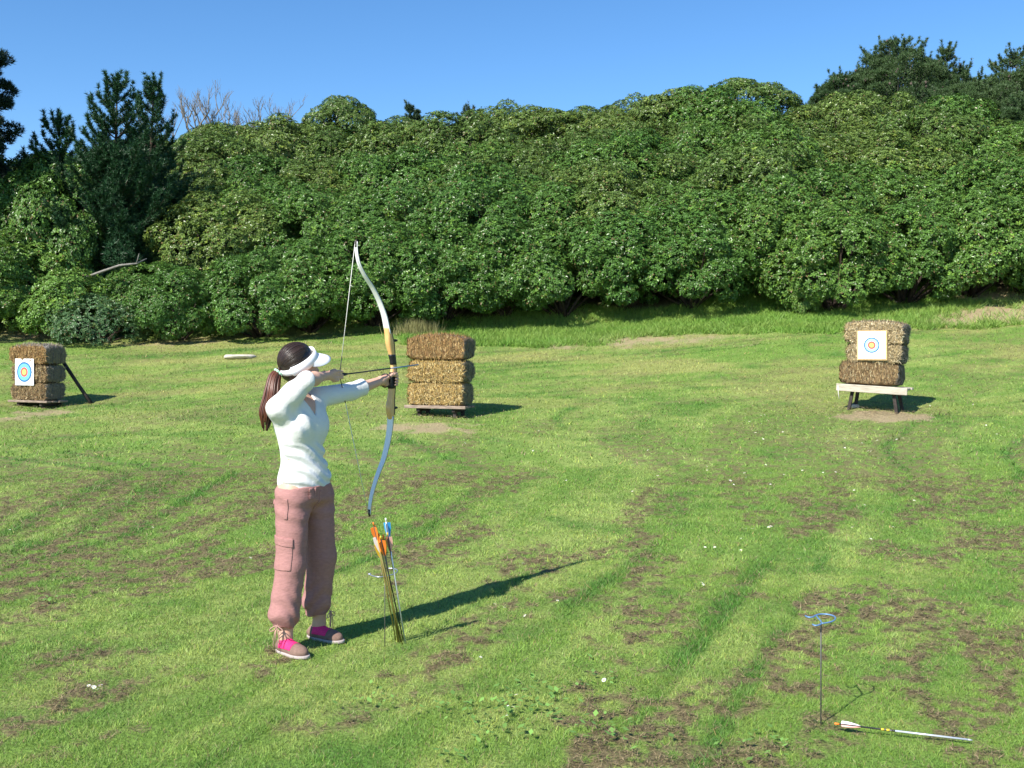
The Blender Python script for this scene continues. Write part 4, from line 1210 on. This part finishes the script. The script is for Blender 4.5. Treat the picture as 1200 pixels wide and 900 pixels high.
RHe = np.array([-1.235, 5.725, .035]); LHe = np.array([-1.115, 5.995, .035])
PC = (RH+LH)/2; CC = np.array([-1.163, 5.85, 1.215]); WC = np.array([-1.150, 5.85, 1.03])
tA = np.array([d, f, zv])

B_ = SDF()
def torso(S, g=0.0, k=.05):
    S.ell(CC, (.150+g, .098+g, .165+g), k, tA)
    S.ell(CC+np.array([0, 0, .07]), (.165+g, .080+g, .07+g), k, tA)
    S.ell(WC, (.126+g, .094+g, .15+g), k, tA)
    S.ell(PC+zv*.045-f*.005, (.146+g, .102+g, .105+g), k, tA)
    for s_ in (-1, 1):
        S.ell(CC+d*.062*s_+f*.072-zv*.010, (.058+g, .048+g, .062+g), .06, tA)
    return S
torso(B_)
B_.cap(NB-zv*.05, HC-zv*.05-hd*.015, .052, .050, .03)
# arms
def fore(S, a, b, r1, r2): S.cap(a, b, r1, r2, .02)
B_.cap(RS, RE, .050, .040, .03); B_.cap(RE, RE+(RW-RE)*.4, .039, .037, .02); B_.cap(RE+(RW-RE)*.4, RW, .037, .024, .02)
B_.cap(LS, LE, .050, .039, .03); B_.cap(LE, LE+(LW-LE)*.35, .038, .037, .02); B_.cap(LE+(LW-LE)*.35, LW, .037, .025, .02)
# legs
for h_, k_, a_ in ((RH, RK, RA), (LH, LK, LA)):
    B_.cap(h_, k_, .085, .055, .04); B_.cap(k_, k_+(a_-k_)*.35, .054, .054, .02); B_.cap(k_+(a_-k_)*.35, a_, .054, .034, .02)
for a_, he, to in ((RA, RHe, RT), (LA, LHe, LT)):
    B_.cap(a_, he, .034, .028, .02); B_.cap(he, to, .028, .020, .02)
# head
B_.ell(HC+hd*(-.012)+zv*.022, (.074, .092, .090), .02, hA)
B_.ell(HC+hd*.022-zv*.035, (.058, .066, .075), .03, hA)
B_.ell(HC+hd*.055-zv*.082, (.026, .024, .020), .03, hA)          # chin
B_.ell(HC+hd*.074-zv*.030, (.035, .020, .030), .02, hA)
B_.cap(HC+hd*.086+zv*.002, HC+hd*.103-zv*.030, .008, .012, .010)      # nose
B_.ell(HC+hd*.092-zv*.056, (.023, .009, .006), .005, hA)         # lips
B_.ell(HC+hd*.090-zv*.064, (.020, .009, .006), .005, hA)
for s_ in (-1, 1):
    B_.ell(HC+hd*.088+hs*.032*s_-zv*.004, (.017, .012, .010), .008, hA, sub=True)
    B_.ell(HC-hd*.002+hs*.074*s_-zv*.012, (.010, .018, .030), .008, hA)
# left hand closed round the grip
palm = Gp-d*.030-f*.014
B_.cap(LW, palm+zv*.018, .024, .021, .015); B_.cap(LW, palm-zv*.018, .022, .019, .015); B_.cap(palm+zv*.022-f*.008, palm-zv*.026-f*.008, .020, .018, .012)
for i, (dz_, L_, rr_) in enumerate(((.030, 1.0, .0088), (.010, 1.06, .0090), (-.010, 1.0, .0086), (-.028, .86, .0076))):
    z_ = zv*dz_
    p0 = Gp-d*.022-f*.032+z_; p1 = Gp+d*.018*L_-f*.034+z_; p2 = Gp+d*.038*L_-f*.004+z_*.95; p3 = Gp+d*.030*L_+f*.026+z_*.92; p4 = Gp+d*.006+f*.031*L_+z_*.9
    B_.cap(p0, p1, rr_*1.15, rr_*1.1, .008); B_.cap(p1, p2, rr_*1.08, rr_, .004); B_.cap(p2, p3, rr_, rr_*.95, .004); B_.cap(p3, p4, rr_*.95, rr_*.8, .004)
B_.cap(LW+d*.012+f*.012+zv*.008, Gp-d*.034+f*.016+zv*.026, .014, .012, .012); B_.cap(Gp-d*.034+f*.016+zv*.026, Gp-d*.004+f*.030+zv*.040, .0115, .0105, .005); B_.cap(Gp-d*.004+f*.030+zv*.040, Gp+d*.022+f*.028+zv*.042, .0105, .0085, .004)
# right hand hooked on the string
K0 = NK-d*.062+f*.014
B_.cap(RW, K0+zv*.018, .022, .016, .015); B_.cap(RW, K0-zv*.018, .021, .015, .015); B_.cap(K0+zv*.022, K0-zv*.026, .014, .013, .012)
for dz_, L_, rr_ in ((.024, .97, .0084), (.005, 1.05, .0087), (-.014, 1.0, .0084), (-.031, .8, .0073)):
    z_ = zv*dz_; zn = zv*(dz_*.72-.002+(.004 if dz_ > .02 else -.003))
    p0 = K0+z_; p1 = NK-d*(.066-.042*L_)+f*.020+z_*.9; p2 = NK+d*(.008*L_)+f*.012+zn; p3 = NK+d*.008*L_-f*.012+zn
    if dz_ < -.03: p2 = NK-d*.014+f*.000+z_; p3 = NK-d*.030-f*.012+z_
    B_.cap(p0, p1, rr_*1.15, rr_*1.05, .006); B_.cap(p1, p2, rr_*1.03, rr_*.95, .003); B_.cap(p2, p3, rr_*.93, rr_*.78, .003)
B_.cap(RW+d*.03-f*.006+zv*.006, NK-d*.070-f*.010+zv*.004, .0135, .011, .010); B_.cap(NK-d*.070-f*.010+zv*.004, NK-d*.042-f*.018-zv*.006, .0105, .0085, .004)

org = np.array([(RA[0]+LA[0])/2, (RA[1]+LA[1])/2, 0.0])
person = empty('person', tuple(org)); tag(person, 'woman in white top, white visor and dusty pink cargo trousers drawing a recurve bow', 'person')
sdf_obj('body', B_, (-1.36, 5.52, -.01), (-.66, 6.56, 1.70), .0045, M['skin'], person)

# eyes
for s_ in (-1, 1):
    m = MB(); m.add(SP*.011+(HC+hd*.079+hs*.032*s_-zv*.004), [SPF]); o = m.build('eye', M['whitev'], person, True); o.matrix_parent_inverse = Matrix.Translation(-Vector(person.location))
    m = MB(); m.add(SP*.005+(HC+hd*.087+hs*.032*s_-zv*.004), [SPF]); o2 = m.build('iris', M['walnut'], o, True); o2.matrix_parent_inverse = (o.matrix_parent_inverse @ Matrix()).copy(); o2.matrix_parent_inverse = Matrix()

def wob(P, sc, seed):
    return (fbm(P@np.array([.9, .4, .3])*sc+seed, P@np.array([-.2, .3, 1.0])*sc+seed, seed, 3)-.5)

# shirt ------------------------------------------------------------
T_ = SDF(); torso(T_, .007, .06)
T_.ell(PC+zv*.06, (.152, .110, .11), .05, tA)
T_.cap(RS-np.array([0, 0, .01]), RS+(RE-RS)*.55, .066, .056, .05); T_.cap(RS+(RE-RS)*.5, RE, .056, .050, .03); rcuff = RE+(RW-RE)*.26; T_.cap(RE, rcuff+(RW-RE)*.2, .050, .047, .02)
T_.cap(LS-np.array([0, 0, .01]), LE, .062, .050, .05); T_.cap(LE, LE+(LW-LE)*.8, .050, .052, .02)
ud = unit(RW-RE); ul = unit(LW-LE); lcuff = LE+(LW-LE)*.40
def cutr(P, D):
    t = (P-RE)@ud; rad = np.linalg.norm(P-RE-t[:, None]*ud, axis=1)
    return np.where((t > .03) & (t < .26) & (rad < .068) & (P[:, 2] > 1.398), (P-rcuff)@ud, -1)
T_.fn(cutr)
T_.fn(lambda P, D: np.where((P-LE)@ul > -.05, (P-lcuff)@ul, -1))
T_.fn(lambda P, D: .855+.008*np.sin((P@d)*22)-P[:, 2])                # hem
def vneck(P, D):
    q = P-NB; a = q@d; b = q@f; z = P[:, 2]
    w = np.clip((z-1.262)/(1.40-1.262), 0, 1)*.066
    v = np.where(b > -.02, np.minimum(w-np.abs(a-.0), np.minimum(z-1.250, .05)), -1)
    c = np.minimum(.072-np.sqrt(a*a+(b*1.0)**2), z-(1.375-.25*b))
    return np.maximum(v, c)
T_.fn(vneck)
def folds(P, D):
    a = (P-CC)@d; b = (P-CC)@f; z = P[:, 2]
    belly = sm(1.13, 1.08, z)*sm(.86, .92, z)
    v = -.0065*belly*np.sin(z*95+6*np.sin(a*14)+b*20)*sm(.0, .05, b+.02)
    v = v-.006*wob(P, 8, 3)-.002*wob(P, 30, 8)
    # pull lines toward the raised shoulder
    v = v-.0050*np.sin((a*.8+(z-1.1)*.5)*90)*sm(1.10, 1.2, z)*sm(1.36, 1.25, z)*sm(.02, -.08, a)
    return v
T_.fn(folds, 'add')
sdf_obj('shirt', T_, (-1.38, 5.52, .82), (-.82, 6.30, 1.56), .0045, M['shirt'], person)

# trousers -----------------------------------------------------------
Pn = SDF()
Pn.ell(PC+zv*.005, (.152, .114, .10), .04, tA)
Pn.cap(PC+zv*.03-d*.02, PC+zv*.0+d*.02, .108, .108, .04)
rkn = np.array([-1.190, 5.74, .46]); lkn = np.array([-1.064, 5.96, .46])
rhem = np.array([-1.222, 5.72, .215]); lhem = np.array([-1.095, 5.985, .22])
Pn.cap(RH+zv*-.02, rkn, .098, .076, .04); Pn.cap(rkn, rhem, .079, .081, .03); Pn.cap(rhem, np.array([-1.219, 5.72, .13]), .071, .056, .03)
Pn.cap(LH+zv*-.02, lkn, .098, .076, .03); Pn.cap(lkn, lhem, .079, .079, .03); Pn.cap(lhem, np.array([-1.09, 5.985, .13]), .070, .056, .03)
Pn.fn(lambda P, D: P[:, 2]-.885)
Pn.fn(lambda P, D: .142-P[:, 2])
def pfold(P, D):
    z = P[:, 2]; a = P@d; b = P@f
    v = -.009*wob(P, 8, 21)-.002*wob(P*np.array([1, 1, 2.2]), 26, 31)
    low = sm(.42, .22, z)
    v = v-.004*low*np.sin(z*60+5*np.sin(a*18+b*9))
    v = v-.0030*sm(.6, .75, z)*np.sin((z+.35*b)*70)
    return v
Pn.fn(pfold, 'add')
sdf_obj('trousers', Pn, (-1.42, 5.52, .11), (-.86, 6.20, .93), .0045, M['pants'], person)
# pockets and trims follow the cloth surface: slightly larger shell inside a small box
def trim(name, cen, ax, half, off, mat='pants', vx=.003, slant=0.0):
    A = np.array(ax); half = np.array(half)
    def fn(P):
        q = (P-cen)@A.T; q = q.copy(); q[:, 2] += slant*q[:, 0]
        bx = np.max(np.abs(q)-half, axis=1)
        return np.maximum(Pn(P)-off, bx)
    R = np.linalg.norm(half)+.01
    return sdf_obj(name, fn, cen-R, cen+R, vx, M[mat], person)
# outward direction on the camera side of the right leg
o1 = unit(np.array([-.35, -.94, 0])); s1 = np.array([.94, -.35, 0.0])
kc = rkn*.6+RH*.4
trim('cargo_pocket', np.array([kc[0], kc[1], .535])+o1*.082+s1*-.01, [s1, o1, zv], (.060, .05, .085), .004)
trim('pocket_flap', np.array([kc[0], kc[1], .600])+o1*.085+s1*-.01, [s1, o1, zv], (.064, .055, .022), .008, slant=.12)
trim('hip_pocket', np.array([RH[0], RH[1], .775])+o1*.11+s1*.02, [s1, o1, zv], (.010, .05, .055), .005)
trim('back_pocket', np.array([RH[0], RH[1], .80])-s1*.10, [s1, o1, zv], (.04, .05, .012), .007)
trim('belt_loop', PC+zv*.0+f*.12-d*.04+zv*.0, [d, f, zv], (.006, .05, .03), .007)
trim('belt_loop', PC+f*.10+o1*.07, [s1, o1, zv], (.006, .05, .03), .007)
trim('front_fly', PC+f*.12+zv*-.06, [d, f, zv], (.006, .05, .07), .005)
# drawstrings
def cordset(c, dirv, name='drawstring'):
    m = MB(); c = np.array(c); e = np.array(dirv)
    sd = np.cross(e, zv)
    for k, (w1, l) in enumerate(((-.012, .10), (.010, .12), (.002, .09))):
        m.tube([c, c+e*.012+sd*w1-zv*l*.4, c+e*.010+sd*w1*1.6-zv*l], .0028, 5)
    for sg in (-1, 1):
        t_ = np.linspace(0, 2*np.pi, 14); m.tube([c+e*.010+sd*sg*(.020-.020*math.cos(a_))+zv*(-.030*math.sin(a_/2)-.010*math.sin(a_)) for a_ in t_], .0028, 5, cap=False)
    o = m.build(name, M['cord'], person, True); o.matrix_parent_inverse = Matrix.Translation(-Vector(person.location))
cordset((-1.222-.02, 5.72-.075, .168), unit(np.array([-.3, -.95, 0])))
cordset((-1.09+.07, 5.985-.02, .165), unit(np.array([.9, -.4, 0])))

# shoes ---------------------------------------------------------------
for a_, he, to, nm in ((RA, RHe, RT, 'r'), (LA, LHe, LT, 'l')):
    g0 = float(hz((he[0]+to[0])/2, (he[1]+to[1])/2))+.004
    u_ = unit(np.array([to[0]-he[0], to[1]-he[1], 0])); s_ = np.array([-u_[1], u_[0], 0]); ax = np.array([u_, s_, zv])
    mid = (he+to)/2; mid[2] = g0
    L_ = np.linalg.norm((to-he)[:2])/2+.045
    up_ = SDF(); up_.ell(mid+zv*.030-u_*.01, (L_*.95, .040, .036), .02, ax); up_.ell(mid+zv*.045-u_*.055, (.055, .037, .040), .02, ax); up_.ell(mid+u_*.055+zv*.022, (.06, .044, .030), .02, ax)
    up_.fn(lambda P, D, g0=g0: g0+.012-P[:, 2]); up_.cap(a_+zv*.03, a_-zv*.005, .030, .030, .006, sub=True)
    lo = mid-.17; hi = mid+.17; lo[2] = g0-.03; hi[2] = g0+.14
    shoe = sdf_obj('shoe', up_, lo, hi, .004, M['shoe'], person)
    so = SDF(); so.ell(mid+zv*.006, (L_*1.0, .043, .05), .01, ax); so.ell(mid+u_*.05+zv*.006, (.075, .047, .05), .02, ax)
    so.fn(lambda P, D, g0=g0: P[:, 2]-(g0+.015)); so.fn(lambda P, D, g0=g0: g0-.002-P[:, 2])
    V, Fq = nets(so, lo, hi, .004); o = link('sole', np_mesh('sole', V, [Fq], True, None, [M['sole']]), shoe)
    def insf(P, up_=up_, mid=mid, u_=u_, g0=g0):
        q = (P-mid)@u_; return np.maximum(up_(P)-.0035, np.maximum(np.abs(q+.014)-.048, g0+.034-P[:, 2]))
    V, Fq = nets(insf, lo, hi, .003); o = link('strap', np_mesh('strap', V, [Fq], True, None, [M['pinkshoe']]), shoe)

# hair, ponytail, visor -------------------------------------------------
hb = HC+zv*.022-hd*.012
Hr = SDF(); Hr.ell(hb-hd*.004+zv*.004, (.084, .102, .098), .02, hA); Hr.ell(HC-hd*.045-zv*.030, (.066, .060, .060), .03, hA)
def face_cut(P, D):
    q = (P-HC)@hA.T; x_, y_, z_ = q.T
    # keep hair behind the hairline; it slopes forward to the top
    lim = .015+np.clip((z_-.0)*.95, -.03, .085)
    return (y_-lim)*.8
Hr.fn(face_cut); 
Hr.fn(lambda P, D: -.0035*(fbm((P@hs)*120, (P@hd)*9+(P[:, 2])*14, 5, 3)-.5), 'add')
sdf_obj('hair', Hr, HC-.15, HC+.15, .004, M['hair'], person)
m = MB(); rh = np.random.default_rng(9)
tie = HC-hd*.108-zv*.028; hc = hb-hd*.004+zv*.004; rad3 = np.array([.086, .104, .100])
for k in range(260):
    a0 = rh.uniform(-1.5, 1.5); q0 = unit(np.array([math.sin(a0), .62*math.cos(a0)-.0, .78*math.cos(a0)+.08])) if k % 4 else unit(rh.normal(size=3)*np.array([1, .5, .5])+np.array([0, -.2, .5]))
    q1 = unit(((tie-hc)@hA.T)/rad3); ts = np.linspace(0, 1, 12)[:, None]
    om = math.acos(max(-1, min(1, float(q0@q1)))); 
    if om < .25: continue
    Q = (np.sin((1-ts)*om)*q0+np.sin(ts*om)*q1)/math.sin(om)
    Q = Q*rad3*(1.0+.012*rh.random()); m.tube(hc+Q@hA, np.concatenate([[.0008], np.full(9, .0026), [.002, .001]]), 4, c=np.array([.020, .011, .008])*rh.uniform(.5, 2.2))
o = m.build('hair_lock', M['tail'], person, True, cols=True); o.matrix_parent_inverse = Matrix.Translation(-Vector(person.location))
# ponytail of many locks
r = np.random.default_rng(6); m = MB()
t0 = HC-hd*.110-zv*.028
path = np.array([t0, t0-hd*.030-zv*.03, W(318, 462, 5.76), W(312, 482, 5.74), W(311, 505, 5.74)])
P0 = smooth_path(path, 24)
for k in range(70):
    ph = r.uniform(0, 6.28); rr_ = math.sqrt(r.random())
    env = np.interp(np.linspace(0, 1, 24), [0, .12, .4, .75, 1], [.012, .030, .046, .038, .016])
    T = unit(np.gradient(P0, axis=0)); A = unit(np.cross(T, f)); Bv = np.cross(T, A)
    wv = .004*np.sin(np.linspace(0, 9, 24)+ph)
    Q = P0+(A*math.cos(ph)*rr_*.85+Bv*math.sin(ph)*rr_)*env[:, None]+A*wv[:, None]
    e = int(r.integers(19, 25)); Q = Q[:e]; red = np.array([.105, .036, .018])*r.uniform(.45, 1.3)
    m.tube(Q, np.interp(np.linspace(0, 1, e), [0, .3, 1], [.0055, .0065, .0018]), 5, c=red)
o = m.build('ponytail', M['tail'], person, True, cols=True); o.matrix_parent_inverse = Matrix.Translation(-Vector(person.location))
m = MB(); T = unit(P0[1]-P0[0]); A = unit(np.cross(T, f)); Bv = np.cross(T, A); an = np.linspace(0, 2*np.pi, 40)
m.tube([P0[1]+(A*math.cos(q)+Bv*math.sin(q))*(.019+.003*math.sin(q*7)) for q in an], .008, 6, cap=False)
o = m.build('hair_tie', M['green'], person, True); o.matrix_parent_inverse = Matrix.Translation(-Vector(person.location))
# visor band: tilted strip round the head, brim in front
vis = empty('visor'); vis.parent = person; vis.matrix_parent_inverse = Matrix.Translation(-Vector(person.location))
vis.location = (0, 0, 0)
tl = math.radians(30); vf = hd*math.cos(tl)+zv*math.sin(tl); vu = -hd*math.sin(tl)+zv*math.cos(tl); vc = HC+zv*.018-hd*.006
rl = math.radians(15); hsr = hs*math.cos(rl)-zv*math.sin(rl)
def ringp(a_, rf, rs, h_): return vc+vf*rf*math.cos(a_)+hsr*rs*math.sin(a_)+vu*h_
n = 60; V = []; 
for i in range(n):
    a_ = 2*math.pi*i/n; hh = .026 if math.cos(a_) > -.6 else .016
    for (o_, z_) in ((0, -hh), (.0035, -hh), (.006, 0), (.0035, hh), (0, hh)): V.append(ringp(a_, .113+o_, .091+o_, z_))
Fc = [[i*5+j, i*5+(j+1) % 5, ((i+1) % n)*5+(j+1) % 5, ((i+1) % n)*5+j] for i in range(n) for j in range(5)]
m = MB(); m.add(V, [np.array(Fc)]); m.build('headband', M['visor'], vis, True)
# brim
bd = unit(hd-zv*.16); V = []; na, nr = 25, 6
base = vc
for top in (0, 1):
    for i in range(na):
        a_ = math.radians(-64.7+129.4*i/(na-1)); p_in = ringp(a_, .115, .093, -.016)
        ext = .080*max(0, 1-(abs(a_)/1.13)**2.6)**.5
        for j in range(nr):
            s_ = j/(nr-1); q = p_in+bd*ext*s_-zv*(.006*s_*s_)-zv*(.012*math.sin(a_)*s_)+zv*.0035*top
            V.append(q)
Fc = []
for top in (0, 1):
    o_ = top*na*nr
    for i in range(na-1):
        for j in range(nr-1):
            qd = [o_+i*nr+j, o_+(i+1)*nr+j, o_+(i+1)*nr+j+1, o_+i*nr+j+1]; Fc.append(qd if top == 0 else qd[::-1])
o_ = na*nr
for i in range(na-1): Fc.append([i*nr+nr-1, (i+1)*nr+nr-1, o_+(i+1)*nr+nr-1, o_+i*nr+nr-1])
m = MB(); m.add(V, [np.array(Fc)]); m.build('brim', M['visor'], vis, True)

# ------------------------------------------------------------------ light, sky, camera
AZ = math.radians(38); EL = math.radians(41.5)
to_sun = Vector((-math.sin(AZ)*math.cos(EL), -math.cos(AZ)*math.cos(EL), math.sin(EL)))
ld = bpy.data.lights.new('sun', 'SUN'); ld.energy = 5.0; ld.angle = math.radians(.5); ld.color = (1.0, .945, .86)
lo_ = bpy.data.objects.new('sun', ld); col.objects.link(lo_); lo_.rotation_euler = (-to_sun).to_track_quat('-Z', 'Y').to_euler(); lo_.location = (0, 0, 30)
w = bpy.data.worlds.new('World'); scene.world = w; w.use_nodes = True; nt = w.node_tree
sky = nt.nodes.new('ShaderNodeTexSky'); sky.sky_type = 'NISHITA'; sky.sun_disc = False
sky.sun_elevation = EL; sky.sun_rotation = math.atan2(to_sun.x, to_sun.y) % (2*math.pi)
sky.air_density = 1.0; sky.dust_density = 0.0; sky.ozone_density = 4.0; sky.altitude = 1200
hsn = nt.nodes.new('ShaderNodeHueSaturation'); hsn.inputs['Saturation'].default_value = 1.18
nt.links.new(sky.outputs[0], hsn.inputs['Color']); nt.links.new(hsn.outputs[0], nt.nodes['Background'].inputs[0]); nt.nodes['Background'].inputs[1].default_value = .112

cd = bpy.data.cameras.new('camera'); cam = bpy.data.objects.new('camera', cd); col.objects.link(cam)
cam.location = (0, 0, H0); cam.rotation_euler = (math.radians(90), 0, 0)
cd.sensor_width = 36; cd.lens = F/1200*36; cd.shift_y = -(450-YH)/1200; cd.clip_end = 3000; cd.clip_start = .05
scene.camera = cam
vs = scene.view_settings; vs.view_transform = 'Standard'; vs.look = 'None'; vs.gamma = 1; vs.exposure = .78
scene.render.resolution_x = 1024; scene.render.resolution_y = 768
scene.cycles.use_denoising = True
scene.cycles.max_bounces = 6; scene.cycles.diffuse_bounces = 3; scene.cycles.glossy_bounces = 2; scene.cycles.transmission_bounces = 3
